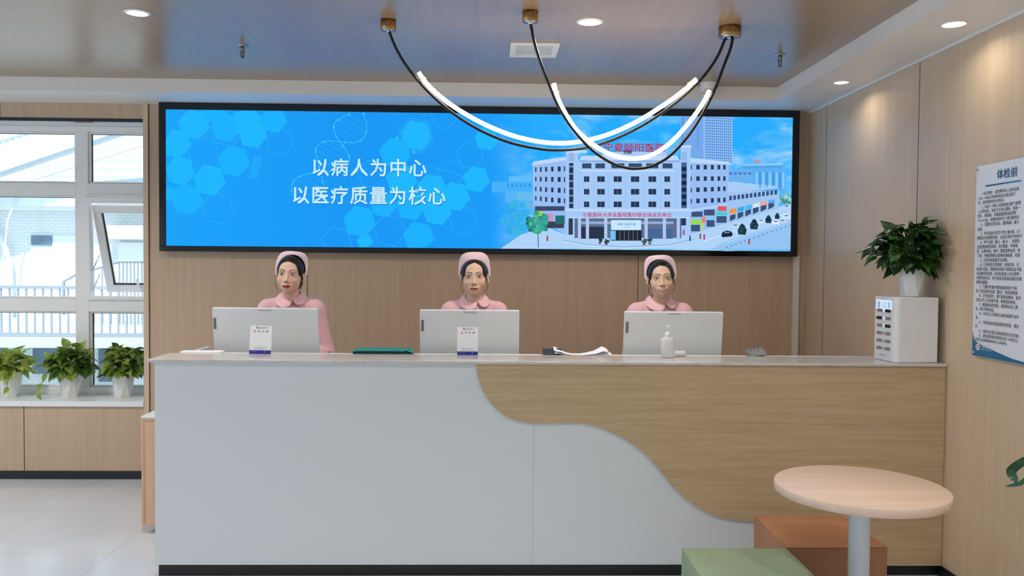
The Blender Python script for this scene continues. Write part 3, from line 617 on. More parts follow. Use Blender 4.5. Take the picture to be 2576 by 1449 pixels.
# ============================================================ MONITORS
def monitor(u, v, wd, yaw, label, first, tilt=8):
    c = P(u, v, Y=4.50)
    base_z = .955; hz = c.z-base_z
    t = thing('computer_monitor', label, 'monitor', (c.x, 4.58, base_z), R(yaw), 'white monitors seen from behind')
    h = .325
    Mx = Matrix.Translation((0, -.08, hz)) @ Matrix.Rotation(R(tilt), 4, 'X')
    b = MB(); b.prism(rrect(-wd/2, wd/2, -h, 0, .006), 0, .028, 'y', 0); b.xf(Mx); b.build('back_shell', mat('monitor_white', (222, 224, 225), .4), t, bevel=.003, local=True)
    b = MB(); b.prism(rrect(-wd/2+.004, wd/2-.004, -h+.004, -.004, .005), .0282, .031, 'y', 0); b.xf(Mx); b.build('screen_panel', GLOSSBLACK, t, local=True)
    b = MB().box(-.038, .038, -.0012, -.0002, -.0105, -.0075); b.xf(Mx); b.build('top_slot', mat('slot_grey', (150, 152, 155), .5), t, local=True)
    if label.find('leftmost') < 0 or True:
        b = Print(lambda s, t_, lay: tuple(Mx @ Vector((s, -.0006-lay*.0004, t_))))
        xl = -wd/2+.007 if wd < .57 else -wd/2+.004
        b.poly([(xl, -.118), (xl+.016, -.118), (xl+.016, -.055), (xl, -.055)], (72, 74, 74), 1)
        b.poly([(xl+.0012, -.1165), (xl+.0148, -.1165), (xl+.0148, -.0565), (xl+.0012, -.0565)], (150, 152, 150), 2)
        vs, fs = text2d('Lenovo', .02); k = .054/max(p[0] for p in vs)
        b.b.add([b.fn(xl+.0128-y*k*.8, -.114+x*k, 3) for x, y in vs], fs, b.mi((30, 30, 32)))
        b.b.build('brand_plate', b.mats, t, normals=False, local=True)
    zb_ = (Mx @ Vector((0, 0, -h))).z
    b = MB(); b.prism([(.00, .0), (.05, 0), (.03, hz*.72), (.0, hz*.72)], -.045, .045, 'x'); b.build('stand_neck', mat('stand_silver', (196, 197, 198), .35, .3), t, bevel=.004, local=True)
    b = MB(); b.prism(rrect(-.11, .11, -.02, .12, .03), 0, .012, 'z'); b.build('stand_base', MATS['stand_silver'], t, bevel=.003, local=True)
monitor(667, 776, .583, -2.5, 'white monitor back in front of the leftmost nurse', True)
monitor(1181.5, 781, .551, 0, 'white monitor back in front of the middle nurse', False)
monitor(1696.5, 785.5, .552, 0, 'white monitor back behind the pump bottle, before the right nurse', False)
# ============================================================ COUNTER ITEMS
def pay_card(u, v, y, lean, yaw, label, wd, ht):
    c = P(u, v, Z=CT); t = thing('payment_sign', label, 'card sign', (c.x, y, CT), R(yaw), 'payment card signs')
    Mx = Matrix.Translation((0, 0, .0005)) @ Matrix.Rotation(R(-lean), 4, 'X')
    b = MB(); b.prism(rrect(-wd/2, wd/2, 0, ht, .004), 0, .0022, 'y'); b.xf(Mx); b.build('card', PAPER, t, local=True)
    d = Print(lambda s, t_, lay: tuple(Mx @ Vector(((s-.5)*wd, -.0003-.0003*lay, t_*ht))))
    d.poly([(.004, .004), (.996, .004), (.996, .135), (.004, .135)], (42, 44, 148), 1)
    T(d, '中国建设银行 建行生活', .09, .075, .28, .018, (200, 205, 235), 0); d.poly(circ(.74, .085, .03, 12, .018), (200, 205, 240), 2); d.poly(circ(.755, .085, .018, 12, .011), (42, 44, 148), 3)
    d.poly(circ(.33, .935, .052, 20, .033), (28, 34, 86), 1); d.poly(circ(.33, .935, .022, 14, .014), (240, 240, 244), 2); d.poly([(.32, .935), (.40, .932), (.40, .945)], (240, 240, 244), 2)
    T(d, '中国建设银行', .41, .925, .40, .026, (40, 32, 40), .006); T(d, 'China Construction Bank', .41, .905, .36, .012, (90, 70, 70), 0); T(d, '建行生活', .41, .885, .22, .016, (120, 50, 40), .006)
    for k, cl in enumerate(((214, 132, 100), (190, 84, 78), (92, 128, 84), (70, 76, 150))):
        x = .22+.19*k
        if k == 1: d.poly([(x-.05, .82), (x-.03, .835), (x, .828), (x+.03, .835), (x+.05, .82), (x+.02, .79), (x, .775), (x-.02, .79)], cl, 1)
        elif k == 2: d.poly(circ(x, .80, .048, 16, .027), cl, 1); d.poly(circ(x, .802, .022, 12, .012), (238, 240, 240), 2)
        else: d.poly(rrect(x-.045, x+.045, .772, .828, .012), cl, 1); d.poly([(x-.02, .785), (x, .82), (x+.02, .785)], (240, 232, 228), 2)
    for a in ((.22, .75, .222, .26), (.78, .75, .782, .26)): d.poly([(a[0], a[3]), (a[2], a[3]), (a[2], a[1]), (a[0], a[1])], (200, 198, 206), 1)
    for yy in (.26, .748): d.poly([(.22, yy), (.782, yy), (.782, yy+.002), (.22, yy+.002)], (200, 198, 206), 1)
    d.poly([(.20, .236), (.80, .236), (.80, .243), (.20, .243)], (120, 116, 120), 1)
    T(d, '欢迎使用建行支付', .22, .175, .55, .026, (60, 56, 80), .006)
    d.b.build('printed_face', d.mats, t, normals=False, local=True)
    b = MB(); b.add([(-.02, .0165, .085), (.02, .0165, .085), (.03, .036, .002), (-.03, .036, .002)], [(0, 1, 2, 3)]); b.build('easel_foot', PAPER, t, local=True, solid=.0015)
pay_card(656.5, 890, 4.325, 8, -4, 'white card sign with blue foot leaning before the leftmost monitor', .117, .150)
pay_card(1176.5, 892, 4.325, 6, 0, 'white card sign with blue foot leaning before the middle monitor', .110, .150)
c = P(1679, 899.5, Z=CT); t = thing('pump_bottle', 'translucent white pump sanitizer bottle on the counter before the right monitor', 'pump bottle', (c.x, c.y, CT))
m = mat('cloudy_plastic', (226, 229, 230), .3); m.node_tree.nodes['Principled BSDF'].inputs['Subsurface Weight'].default_value = .15
def ovl(w_, d_, z_, n_=28): return [(c.x+w_*abs(math.cos(a))**.75*(1 if math.cos(a) > 0 else -1), c.y+d_*abs(math.sin(a))**.75*(1 if math.sin(a) > 0 else -1), CT+z_) for a in [2*math.pi*i/n_ for i in range(n_)]]
prof = [(.030, .022, .0005), (.034, .026, .004), (.0345, .0265, .05), (.0345, .0265, .088), (.033, .025, .098), (.027, .02, .105), (.015, .015, .109), (.0135, .0135, .114)]
vs = []; 
for w_, d_, z_ in prof: vs += ovl(w_, d_, z_)
nn = 28; b = MB().add(vs, [(i*nn+j, i*nn+(j+1) % nn, (i+1)*nn+(j+1) % nn, (i+1)*nn+j) for i in range(len(prof)-1) for j in range(nn)], 0, True)
b.f += [list(range(nn)), list(range((len(prof)-1)*nn, len(prof)*nn))]; b.m += [0, 0]; b.s += [False, False]; b.build('bottle_body', m, t)
MB().lathe([(.015, .112), (.0155, .114), (.0155, .129), (.013, .131), (.009, .132), (.009, .137), (.0045, .138), (.0045, .158), (0, .158)], (c.x, c.y, CT), 24).build('collar', mat('pump_white', (236, 238, 238), .35), t)
b = MB().lathe([(.008, .156), (.009, .158), (.009, .167), (.007, .170), (0, .171)], (c.x-.001, c.y, CT), 16); b.tube([(c.x, c.y, CT+.166), (c.x+.012, c.y-.004, CT+.167), (c.x+.018, c.y-.006, CT+.164)], [.005, .004, .003], 8); b.build('pump_head', MATS['pump_white'], t)
p0 = P(1692, 887, Y=4.345); p1 = P(1718, 887, Y=4.345)
tag(MB().lathe([(0, 0), (.0135, 0), (.0145, .001), (.0145, p1.x-p0.x-.001), (.0135, p1.x-p0.x), (0, p1.x-p0.x)], (p0.x+.012, 4.343, CT+.0148), 20, axis='x').build('paper_roll', DEVW), 'short white roll lying on the counter behind the pump bottle', 'roll')
# teal slatted file basket
ta = P(885, 886, Y=4.40).x; tb_ = P(1041, 886, Y=4.40).x; TEAL = mat('teal_plastic', (40, 140, 132), .5)
t = thing('file_basket', 'teal plastic slatted file basket between the left and middle monitors', 'basket', ((ta+tb_)/2, 4.41, 1.095))
b = MB(); n_ = 26
b.box(ta+.008, tb_-.012, 4.372, 4.376, 1.095, 1.099)
b.build('front_rail', TEAL, t)
for i in range(n_):
    x = ta+.012+(tb_-ta-.03)*i/(n_-1); MB().box(x-.0022, x+.0022, 4.3722, 4.3758, 1.099, 1.109).build('slat', TEAL, t)
def lid(i, j):
    x = ta+(tb_-ta)*i; e = min(i, 1-i)*7; e = min(1, e)
    return (x, 4.368+.085*j, 1.110+.014*(1-(1-e)**2)*(.35+.65*math.sin(min(1, j*1.6)*math.pi/2))+.003*math.sin(i*37)*(i > .82))
MB().grid(lid, 40, 6).build('lid', TEAL, t, solid=.002)
MB().box(ta+.01, tb_-.01, 4.378, 4.448, 1.095, 1.108).build('dark_contents', mat('dark_blue', (18, 26, 40), .6), t)
# dark box, papers, sheet, keypad
xa, xb = P(1366, 885, Y=4.42).x, P(1413, 885, Y=4.42).x
t = thing('card_reader', 'dark grey box behind the curling papers, right of the middle monitor', 'box', ((xa+xb)/2, 4.43, 1.095))
MB().box(xa, xb, 4.415, 4.45, 1.095, 1.129).build('housing', mat('dark_grey_plastic', (62, 68, 74), .5), t, bevel=.004)
MB().box(xa+.010, xb-.004, 4.4135, 4.4155, 1.099, 1.126).build('front_plate', mat('dark_grey_plate', (74, 82, 90), .4), t, bevel=.0006)
xa, xb = P(1393, 885, Y=4.40).x, P(1530, 885, Y=4.40).x
def sheet(k, x0, x1, zs, y0, y1, name, label, base):
    def f(i, j):
        x = x0+(x1-x0)*i; z = base+np.interp(i, [p[0] for p in zs], [p[1] for p in zs])*(.6+.4*j)+.001*math.sin(9*j+6*i)
        return (x, y0+(y1-y0)*j, z)
    tag(MB().grid(f, 36, 6).build(name, PAPER, solid=.0006), label, 'paper', 'loose papers beside the right monitor')
sheet(0, xa, xb, [(0, .042), (.05, .036), (.12, .03), (.2, .014), (.32, .005), (.5, .004), (.66, .012), (.78, .022), (.90, .043), (.94, .038), (1, .030)], 4.371, 4.45, 'paper_sheet', 'top paper sheet with both ends curling up, right of dark box', 1.0968)
sheet(1, xa+.005, xb+.018, [(0, .018), (.06, .022), (.14, .010), (.3, .0015), (.8, .0015), (1, .012)], 4.368, 4.449, 'paper_sheet', 'lower paper sheet under the curling sheet beside the right monitor', 1.0958)
sheet(2, P(1455, 892, Y=4.40).x, P(1552, 892, Y=4.40).x, [(0, .0), (1, .0)], 4.366, 4.41, 'paper_sheet', 'flat paper sheet whose edge reaches nearest the right monitor', 1.0952)
xa, xb = P(458, 888, Y=4.41).x, P(560, 888, Y=4.41).x
tag(MB().box(xa, xb, 4.375, 4.45, 1.095, 1.106).build('paper_pad', PAPER, bevel=.004), 'flat white pad on the ledge left of the leftmost monitor', 'paper pad')
xa, xb = P(1875, 890, Y=4.41).x, P(1925, 890, Y=4.41).x
t = thing('desk_keypad', 'small silver keypad propped behind the counter, right of the right monitor', 'keypad', ((xa+xb)/2, 4.41, 1.095), R(0))
Mx = Matrix.Translation((0, -.035, .0)) @ Matrix.Rotation(R(-24), 4, 'Y') @ Matrix.Rotation(R(38), 4, 'X')
wq = (xb-xa)*.45
KX = Matrix.Translation((.004, -.03, .006)) @ Matrix.Rotation(R(-8), 4, 'Y') @ Matrix.Rotation(R(32), 4, 'X')
b = MB().box(-wq, wq, 0, .062, -.003, .003); b.xf(KX); b.build('keypad_body', mat('silver_plastic', (150, 154, 154), .4, .3), t, bevel=.002, local=True)
for i in range(5):
    x = -wq+.006+(2*wq-.014)*i/4; b = MB().box(x-.0012, x+.0012, .040 if i else .004, .058, .0031, .0038); b.xf(KX); b.build('key_gap', RUBBER, t, local=True)
MB().box(-wq+.01, wq-.01, -.022, .022, 0, .005).build('keypad_foot', RUBBER, t, local=True)
# ============================================================ POWER BANK STATION
th = R(5); sw, sd, sh = .232, .195, .335
t = thing('charging_station', 'white power bank rental station at the right end of the counter', 'charging station', (2.170, 4.198, CT), th)
pts = rrect(-sw/2, sw/2, -sd/2, sd/2, .012, 5)
# larger rounding on the corner toward the viewer's left
pts = [(sw/2, sd/2), (-sw/2, sd/2)]+[(-sw/2+.03-.03*math.cos(R(a)), -sd/2+.03-.03*math.sin(R(a))) for a in range(0, 91, 15)]+[(sw/2, -sd/2)]
b = MB(); b.prism(pts, .0005, sh, 'z', 0); b.build('station_body', DEVW, t, bevel=.005, seg=3, local=True)
X0 = -sw/2-.0006
MB().box(sw/2-.004, sw/2+.001, -sd/2+.004, sd/2-.004, .006, sh-.006).build('back_plate', mat('trim_grey', (120, 116, 112), .5), t, local=True)
d = Art(lambda s, z_, lay: (X0-.0006-lay*.0003, s, z_))
d.poly([(.083, sh-.068), (-.060, sh-.068), (-.060, sh-.018), (.083, sh-.018)], (214, 232, 255), 0)
d.poly([(.070, sh-.060), (.044, sh-.060), (.044, sh-.026), (.070, sh-.026)], (150, 172, 205), 1)
for k in range(3): d.poly([(.025, sh-.058+.011*k), (-.018, sh-.058+.011*k), (-.018, sh-.053+.011*k), (.025, sh-.053+.011*k)], (168, 190, 220), 1)
d.poly([(-.030, sh-.058), (-.045, sh-.058), (-.045, sh-.028), (-.030, sh-.028)], (120, 180, 225), 1)
d.b.build('status_screen', d.mats, t, normals=False, local=True)
SLOTG = mat('slot_metal', (150, 142, 134), .5); PB = mat('power_bank_black', (24, 26, 34), .3); LED = emis('slot_light', (150, 205, 255), 1.6)
for r_ in range(6):
    z_ = .262-.0395*r_
    for cI in (0, 1):
        dark = (r_, cI) in ((0, 1), (1, 0), (2, 1)); yc = (.048, -.030)[cI]; hw = .024
        b = MB(); b.prism([(yc+p[0], z_+p[1]) for p in rrect(-hw, hw, -.0085, .0085, .0075)], X0-.0012, X0+.004, 'x')
        b.build('slot', SLOTG, t, local=True)
        if dark:
            b = MB(); b.prism([(yc+p[0], z_+p[1]) for p in rrect(-hw+.001, hw-.001, -.0075, .0075, .007)], X0-.006, X0-.0013, 'x')
            o = b.build('power_bank', PB, None, bevel=.0015, local=True); o.location = t.location; o.rotation_euler = t.rotation_euler
            tag(o, ('black power bank in the top row of the charging station', 'black power bank in the second row of the charging station', 'black power bank in the third row of the charging station')[r_], 'power bank', 'power banks in the charging station')
    b = MB()
    for yy in (.013, .005): b.box(X0-.0008, X0, yy-.0018, yy+.0018, z_-.007, z_+.007)
    b.build('slot_light', LED if r_ < 3 else SLOTG, t, local=True)
T2 = Print(lambda s, z_, lay: (X0-.0004-lay*.0002, -s, z_)); put_text(T2.b, '扫码租借充电宝', lambda a, q_: (X0-.0006, .045-a, .027+q_), .07, .006, T2.mi((150, 140, 132)), .01); T2.b.build('printed_label', T2.mats, t, normals=False, local=True)
# ============================================================ TABLE, POUFS, CART
TCX, TCY, TR_, TZ = 1.425, 3.072, .315, .75
t = thing('round_table', 'round light wood cafe table on a white column in the foreground', 'table', (TCX, TCY, 0))
MB().lathe([(0, TZ-.032), (TR_-.002, TZ-.032), (TR_, TZ-.030), (TR_, TZ-.002), (TR_-.002, TZ), (0, TZ)], (TCX, TCY, 0), 96).build('tabletop', TABW, t)
MB().lathe([(.039, .012), (.039, TZ-.04), (.10, TZ-.038), (.10, TZ-.0325), (0, TZ-.0325)], (TCX, TCY, 0), 40).build('column', mat('white_metal', (230, 231, 235), .35), t)
MB().lathe([(.20, 0), (.20, .006), (.17, .012), (.039, .018), (0, .018)], (TCX, TCY, 0), 48).build('table_base', MATS['white_metal'], t)
def pouf(x0, x1, y0, y1, h, c, c2, name, label):
    t = thing('pouf', label, 'pouf', ((x0+x1)/2, (y0+y1)/2, 0), group='cube poufs by the round table')
    m = mat(name, c, .5); n = NT(m); f = n.noise(n.coords((1, 1, 1)), 220, 3, .6); n.bump(f, .25, .001)
    fc = n.noise(n.coords((1, 1, 1)), 3, 3, .5); n.l(n.ramp(fc, [(.35, c2), (.65, c)]), n.b.inputs['Base Color'])
    MB().box(x0, x1, y0, y1, .02, h-.012).build('upholstered_base', m, t, bevel=.010, seg=4)
    def f_(i, j):
        e = min(i, 1-i, j, 1-j); return (x0+.003+(x1-x0-.006)*i, y0+.003+(y1-y0-.006)*j, h-.012+.010*(1-(1-min(1, e*9))**2))
    MB().grid(f_, 40, 40).build('seat_top', m, t)
    b = MB()
    for z_ in (h-.0125,):
        q_ = [(x0+.003, y0+.003, z_), (x1-.003, y0+.003, z_), (x1-.003, y1-.003, z_), (x0+.003, y1-.003, z_)]; b.tube(q_+q_[:1], .0026, 6)
    b.build('piping', m, t)
    MB().box(x0+.03, x1-.03, y0+.03, y1-.03, 0, .02).build('pouf_foot', RUBBER, t)
pouf(1.250, 1.682, 3.356, 3.785, .42, (178, 124, 90), (164, 112, 78), 'brown_leatherette', 'brown leatherette cube pouf behind the round table, against the counter')
pouf(.803, 1.245, 2.92, 3.345, .42, (150, 168, 138), (138, 155, 125), 'green_leatherette', 'sage green leatherette cube pouf left of the round table')
x0, x1, y0, y1 = P(356, 1200, Y=4.75).x, -1.70, 4.75, 5.25
zt_, zb_ = P(356, 1047, Y=4.75).z, P(356, 1322, Y=4.75).z
t = thing('rolling_cart', 'pinkish wood cart with white top on casters beside the counter', 'cart', ((x0+x1)/2, 5.0, 0))
MB().box(x0+.012, x1, y0+.004, y1-.004, zb_+.012, zt_-.014).build('cart_body', CARTW, t)
b = MB().box(x0, x0+.012, y0, y1, zb_, zt_-.012).box(x0+.012, x1, y0, y1, zb_, zb_+.012).box(x0+.012, x1, y0, y1, zt_-.024, zt_-.012); b.build('cart_edge', CARTW, t)
MB().box(x0-.002, x1, y0-.002, y1, zt_-.012, zt_).build('cart_top', WHITE, t, bevel=.002)
for cx, cy in ((x0+.09, y0+.06), (x1-.06, y0+.06), (x0+.09, y1-.06), (x1-.06, y1-.06)):
    o = MB().lathe([(0, -.011), (.022, -.011), (.025, -.008), (.025, .008), (.022, .011), (0, .011)], (cx, cy, .025), 20, axis='x').build('caster', RUBBER, t)
    MB().box(cx-.016, cx-.013, cy-.012, cy+.018, .022, zb_).box(cx+.013, cx+.016, cy-.012, cy+.018, .022, zb_).box(cx-.016, cx+.016, cy-.012, cy+.018, zb_-.004, zb_-.0005).build('caster_fork', CHROME, o)
# ============================================================ PLANTS
def leaf_mat(name, a, b_, tl=.25, yl=None, sp=.5, rough=.35):
    m = mat(name, a, rough, spec=sp); n = NT(m)
    f = n.noise(n.coords((1, 1, 1)), 24, 4, .6); stops = [(.40, b_), (.58, a)]+([(.70, yl)] if yl else []); c = n.ramp(f, stops); n.l(c, n.b.inputs['Base Color'])
    tr = n.n('ShaderNodeBsdfTranslucent'); n.l(c, tr.inputs[0]); mx = n.n('ShaderNodeMixShader'); mx.inputs[0].default_value = tl
    out = n.t.nodes['Material Output']; n.l(n.b.outputs[0], mx.inputs[1]); n.l(tr.outputs[0], mx.inputs[2]); n.l(mx.outputs[0], out.inputs[0]); return m
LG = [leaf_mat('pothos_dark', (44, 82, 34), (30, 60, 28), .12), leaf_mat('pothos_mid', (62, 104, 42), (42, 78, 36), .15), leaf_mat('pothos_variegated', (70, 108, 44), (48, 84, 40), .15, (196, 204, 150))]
LY = [leaf_mat('pothos_backlit', (132, 158, 66), (92, 126, 52), .45), leaf_mat('pothos_lime', (176, 194, 96), (136, 164, 72), .5, (216, 220, 146)), leaf_mat('pothos_deep', (78, 114, 48), (56, 90, 42), .35)]  # window backlight put into the colour: leaves made lighter and yellower
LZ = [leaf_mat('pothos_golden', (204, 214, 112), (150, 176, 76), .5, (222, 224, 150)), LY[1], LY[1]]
STEM = mat('stem_green', (92, 126, 60), .5)
def leaf(mb, base, d, up, L, W, curl, m, fold=.25):
    d = d.normalized(); side = d.cross(up).normalized(); up = side.cross(d).normalized()
    prof = [(0, .10), (.03, .62), (.12, .93), (.26, 1.0), (.45, .86), (.62, .62), (.78, .36), (.90, .15), (1, .0)]
    vs = []
    for s_, w_ in prof:
        ce = base+d*(s_*L*math.cos(curl*s_*.6))-up*(L*curl*s_*s_*.6); ce = ce
        for k in (-1, -.5, 0, .5, 1):
            back = -.10*L*abs(k) if s_ < .05 else 0
            vs.append(ce+side*(k*w_*W/2)+up*(fold*W*.5*w_*(abs(k)**1.5)-.0)+d*back)
    mb.add(vs, [(i*5+j, i*5+j+1, (i+1)*5+j+1, (i+1)*5+j) for i in range(len(prof)-1) for j in range(4)], m, True)
def facet_pot(mb, x, y, z, rt, rb, h):
    n_ = 6; top_ = [(x+rt*math.cos(R(60*i+8)), y+rt*math.sin(R(60*i+8)), z+h) for i in range(n_)]; bot = [(x+rb*math.cos(R(60*i+38)), y+rb*math.sin(R(60*i+38)), z) for i in range(n_)]
    inn = [(x+(rt-.006)*math.cos(R(60*i+8)), y+(rt-.006)*math.sin(R(60*i+8)), z+h) for i in range(n_)]; dp = [(x+(rt-.008)*math.cos(R(60*i+8)), y+(rt-.008)*math.sin(R(60*i+8)), z+h-.03) for i in range(n_)]
    fs = []
    for i in range(n_):
        j = (i+1) % n_; fs += [(n_+i, j, i), (n_+i, n_+j, j), (i, j, 2*n_+j, 2*n_+i), (2*n_+i, 2*n_+j, 3*n_+j, 3*n_+i)]
    fs += [tuple(range(2*n_-1, n_-1, -1)), tuple(3*n_+i for i in range(n_))]; mb.add(top_+bot+inn+dp, fs)
def pothos(x, y, z, rt, rb, hp, rx, ry, hz, N, L, mats, seed, label, trail=(), zc=.0, group=None):
    rs = random.Random(seed); t = thing('potted_pothos', label, 'potted plant', (x, y, z), group=group)
    b = MB(); facet_pot(b, x, y, z+.0005, rt, rb, hp); b.build('pot', POT, t)
    MB().lathe([(rt*.74, 0), (rt*.74, .006), (0, .014)], (x, y, z+hp-.032), 12).build('soil', SOIL, t)
    fo, st = MB(), MB(); top_ = Vector((x, y, z+hp-.01))
    nsk = max(10, N//6)
    for i in range(N+nsk):
        az = rs.uniform(0, 2*math.pi); el = math.asin(rs.uniform(-.30, 1)); rr = rs.uniform(.45, .92)
        o = Vector((rx*math.cos(az)*math.cos(el), ry*math.sin(az)*math.cos(el), hz*math.sin(el) if el > 0 else hz*.9*math.sin(el)))*rr
        base = top_+Vector((0, 0, hz*.28+zc))+o
        if i >= N: az = rs.uniform(-math.pi, .35); o = Vector((math.cos(az), math.sin(az), 0))*rt*rs.uniform(.7, 1.25); base = top_+o+Vector((0, 0, rs.uniform(.01, hz*.35)))
        out = Vector((math.cos(az), math.sin(az), 0)); d = out*rs.uniform(.5, 1)+Vector((0, 0, rs.uniform(-.75, .35)+.35*math.sin(el)))+Vector((rs.uniform(-.4, .4), rs.uniform(-.4, .4), 0))
        if i >= N: d = out+Vector((rs.uniform(-.3, .3), 0, rs.uniform(-1.1, -.2)))
        up = Vector((rs.uniform(-.5, .5), rs.uniform(-.5, .5)-.25, 1))+out*.45
        l_ = L*rs.uniform(.75, 1.25); k = rs.choices((0, 1, 2), (4, 4, 2))[0]
        leaf(fo, base, d, up, l_, l_*rs.uniform(.62, .78), rs.uniform(.1, .6), k, rs.uniform(.1, .4))
        nv = 45; mxx = max(v_[0] for v_ in fo.v[-nv:])-(XR-.014)
        if mxx > 0: fo.v[-nv:] = [(v_[0]-mxx-.03*rs.random()*0, v_[1], v_[2]) for v_ in fo.v[-nv:]]
        base.x = min(base.x, XR-.04)
        if i % 3 == 0:
            mid = (top_+base)/2+Vector((0, 0, .02)); st.tube([top_+Vector((o.x*.15, o.y*.15, -.02)), mid, base], .0018, 5)
    for tr_ in trail:
        pts = [Vector(p) for p in tr_]; st.tube([top_]+pts, .0018, 5)
        for p in pts: leaf(fo, p, Vector((rs.uniform(-.6, .6), -.4, -.9)), Vector((0, -1, .3)), L*.75, L*.5, .2, 1)
    fo.build('foliage', mats, t, normals=False); st.build('stems', STEM, t); return t
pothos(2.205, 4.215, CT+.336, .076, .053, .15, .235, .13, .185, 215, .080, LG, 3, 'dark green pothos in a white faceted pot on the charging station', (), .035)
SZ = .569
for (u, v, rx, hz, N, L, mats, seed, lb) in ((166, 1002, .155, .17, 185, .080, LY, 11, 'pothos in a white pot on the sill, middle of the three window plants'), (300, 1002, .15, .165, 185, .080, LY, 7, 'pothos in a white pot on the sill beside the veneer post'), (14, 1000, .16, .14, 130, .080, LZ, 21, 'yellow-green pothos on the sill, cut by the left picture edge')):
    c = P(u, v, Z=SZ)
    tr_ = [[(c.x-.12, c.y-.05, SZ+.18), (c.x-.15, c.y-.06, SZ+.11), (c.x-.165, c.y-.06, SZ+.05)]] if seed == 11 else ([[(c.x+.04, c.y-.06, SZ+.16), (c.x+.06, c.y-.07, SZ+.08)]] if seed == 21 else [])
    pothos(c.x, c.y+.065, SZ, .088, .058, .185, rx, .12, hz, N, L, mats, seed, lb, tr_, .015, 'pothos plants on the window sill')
# strap-leaf plant at the right edge: pot stands just outside the picture
bx, by = 2.10, 2.86
t = thing('strap_leaf_plant', 'strap-leaved plant by the right wall, leaf tips entering the right picture edge', 'potted plant', (bx, by, 0))
MB().lathe([(0, 0), (.10, 0), (.105, .01), (.13, .30), (.136, .31), (.125, .31), (.12, .28), (0, .275)], (bx, by, .0005), 36).build('pot', POT, t)
MB().lathe([(.119, .276), (0, .282)], (bx, by, .0005), 24).build('soil', SOIL, t)
m1 = leaf_mat('strap_leaf', (52, 100, 66), (38, 82, 52), .1, None, .7, .25)
b = MB()
def strap(pts, wd, tw=0):
    pp = catmull(pts, 8); L = len(pp); vs = []; sd = None
    for i, p in enumerate(pp):
        p = Vector(p); tg = (Vector(pp[min(i+1, L-1)])-Vector(pp[max(0, i-1)])).normalized(); s_ = i/(L-1)
        if sd is None: sd = Matrix.Rotation(tw, 3, tg) @ Vector((.72, -.69, .1))
        sd = (sd-tg*sd.dot(tg)).normalized()
        w_ = wd*min(1, .35+s_*3)*(1-max(0, (s_-.72)/.28)**1.5); nrm = sd.cross(tg)
        for k in (-1, -.5, 0, .5, 1): vs.append(p+sd*(k*w_/2)+nrm*(abs(k)*w_*.12))
    b.add(vs, [(i*5+j, i*5+j+1, (i+1)*5+j+1, (i+1)*5+j) for i in range(L-1) for j in range(4)], 0, True)
e0 = P(2545, 1182, Y=3.12); e1 = P(2552, 1206, Y=3.11); e2 = P(2549, 1222, Y=3.10); f0 = P(2600, 1190, Y=3.0); f1 = P(2570, 1216, Y=3.05); f2 = P(2527, 1224, Y=3.12)
q0 = P(2585, 1154, Y=3.04)
strap([(bx, by, .30), (bx-.01, by+.05, .62), (q0.x+.05, q0.y-.03, q0.z+.02), tuple(q0), tuple(e0), tuple(e1), tuple(e2)], .034)
strap([(bx, by, .30), (bx-.02, by+.04, .55), (f0.x+.03, f0.y-.03, f0.z+.03), tuple(f0), tuple(f1), tuple(f2)], .032, .5)
for az, h_, l_ in ((-70, .8, .22), (-20, .75, .18), (200, .7, .06), (-110, .72, .25), (60, .78, .12), (20, .85, .1), (-45, .65, .26)):
    dx, dy = math.cos(R(az)), math.sin(R(az)); strap([(bx+.01*dx, by+.01*dy, .28), (bx+.3*l_*dx, by+.3*l_*dy, h_*.75), (bx+.7*l_*dx, by+.7*l_*dy, h_), (bx+l_*dx, by+l_*dy, h_*.92)], .045)
b.build('leaves', m1, t, normals=False)
# ============================================================ OUTSIDE
BRICKM = mat('white_tile_brick', (226, 226, 222), .7); n = NT(BRICKM); bt = n.n('ShaderNodeTexBrick'); bt.inputs['Scale'].default_value = 1
for k, v_ in (('Color1', (228, 228, 224)), ('Color2', (220, 221, 218)), ('Mortar', (196, 199, 202))): bt.inputs[k].default_value = lin(v_)
bt.inputs['Mortar Size'].default_value = .004; bt.inputs['Brick Width'].default_value = .115; bt.inputs['Row Height'].default_value = .052
mp = n.n('ShaderNodeMapping'); tc = n.n('ShaderNodeTexCoord'); mp.inputs['Rotation'].default_value = (R(90), 0, 0); n.l(tc.outputs['Object'], mp.inputs[0]); n.l(mp.outputs[0], bt.inputs['Vector']); n.l(bt.outputs[0], n.b.inputs['Base Color'])
ROOFM = mat('pale_roof_tile', (206, 210, 212), .7); n = NT(ROOFM)
wv = n.n('ShaderNodeTexWave', wave_type='BANDS', bands_direction='X'); wv.inputs['Scale'].default_value = 3.2; n.l(n.coords((1, 1, 1)), wv.inputs['Vector'])
wv2 = n.n('ShaderNodeTexWave', wave_type='BANDS', bands_direction='Y', wave_profile='SAW'); wv2.inputs['Scale'].default_value = 1.1; wv2.inputs['Distortion'].default_value = .6; n.l(n.coords((1, 1, 1)), wv2.inputs['Vector'])
ht = n.math('ADD', n.math('MULTIPLY', wv.outputs['Fac'], .2), n.math('MULTIPLY', wv2.outputs['Fac'], .8)); n.bump(ht, .8, .03)
n.l(n.ramp(ht, [(.1, (158, 164, 170)), (.5, (194, 197, 200))]), n.b.inputs['Base Color'])
OUTW = mat('outside_white', (226, 228, 228), .7); OUTG = mat('outside_grey_metal', (150, 158, 166), .5); OUTWIN = mat('outside_window_glass', (92, 112, 132), .15)
struct('ground', MB().box(-30, 14, 6.5, 40, -3.2, -3.0), mat('outside_paving', (190, 190, 188), .8))
YN = 14.0
def o2(u, v, y=YN): p = P(u, v, Y=y); return p
bl = thing('neighbour_building', 'overexposed white tiled building with pitched roofs seen through the window', 'building', (-8, YN, -3))
zE = o2(100, 530).z
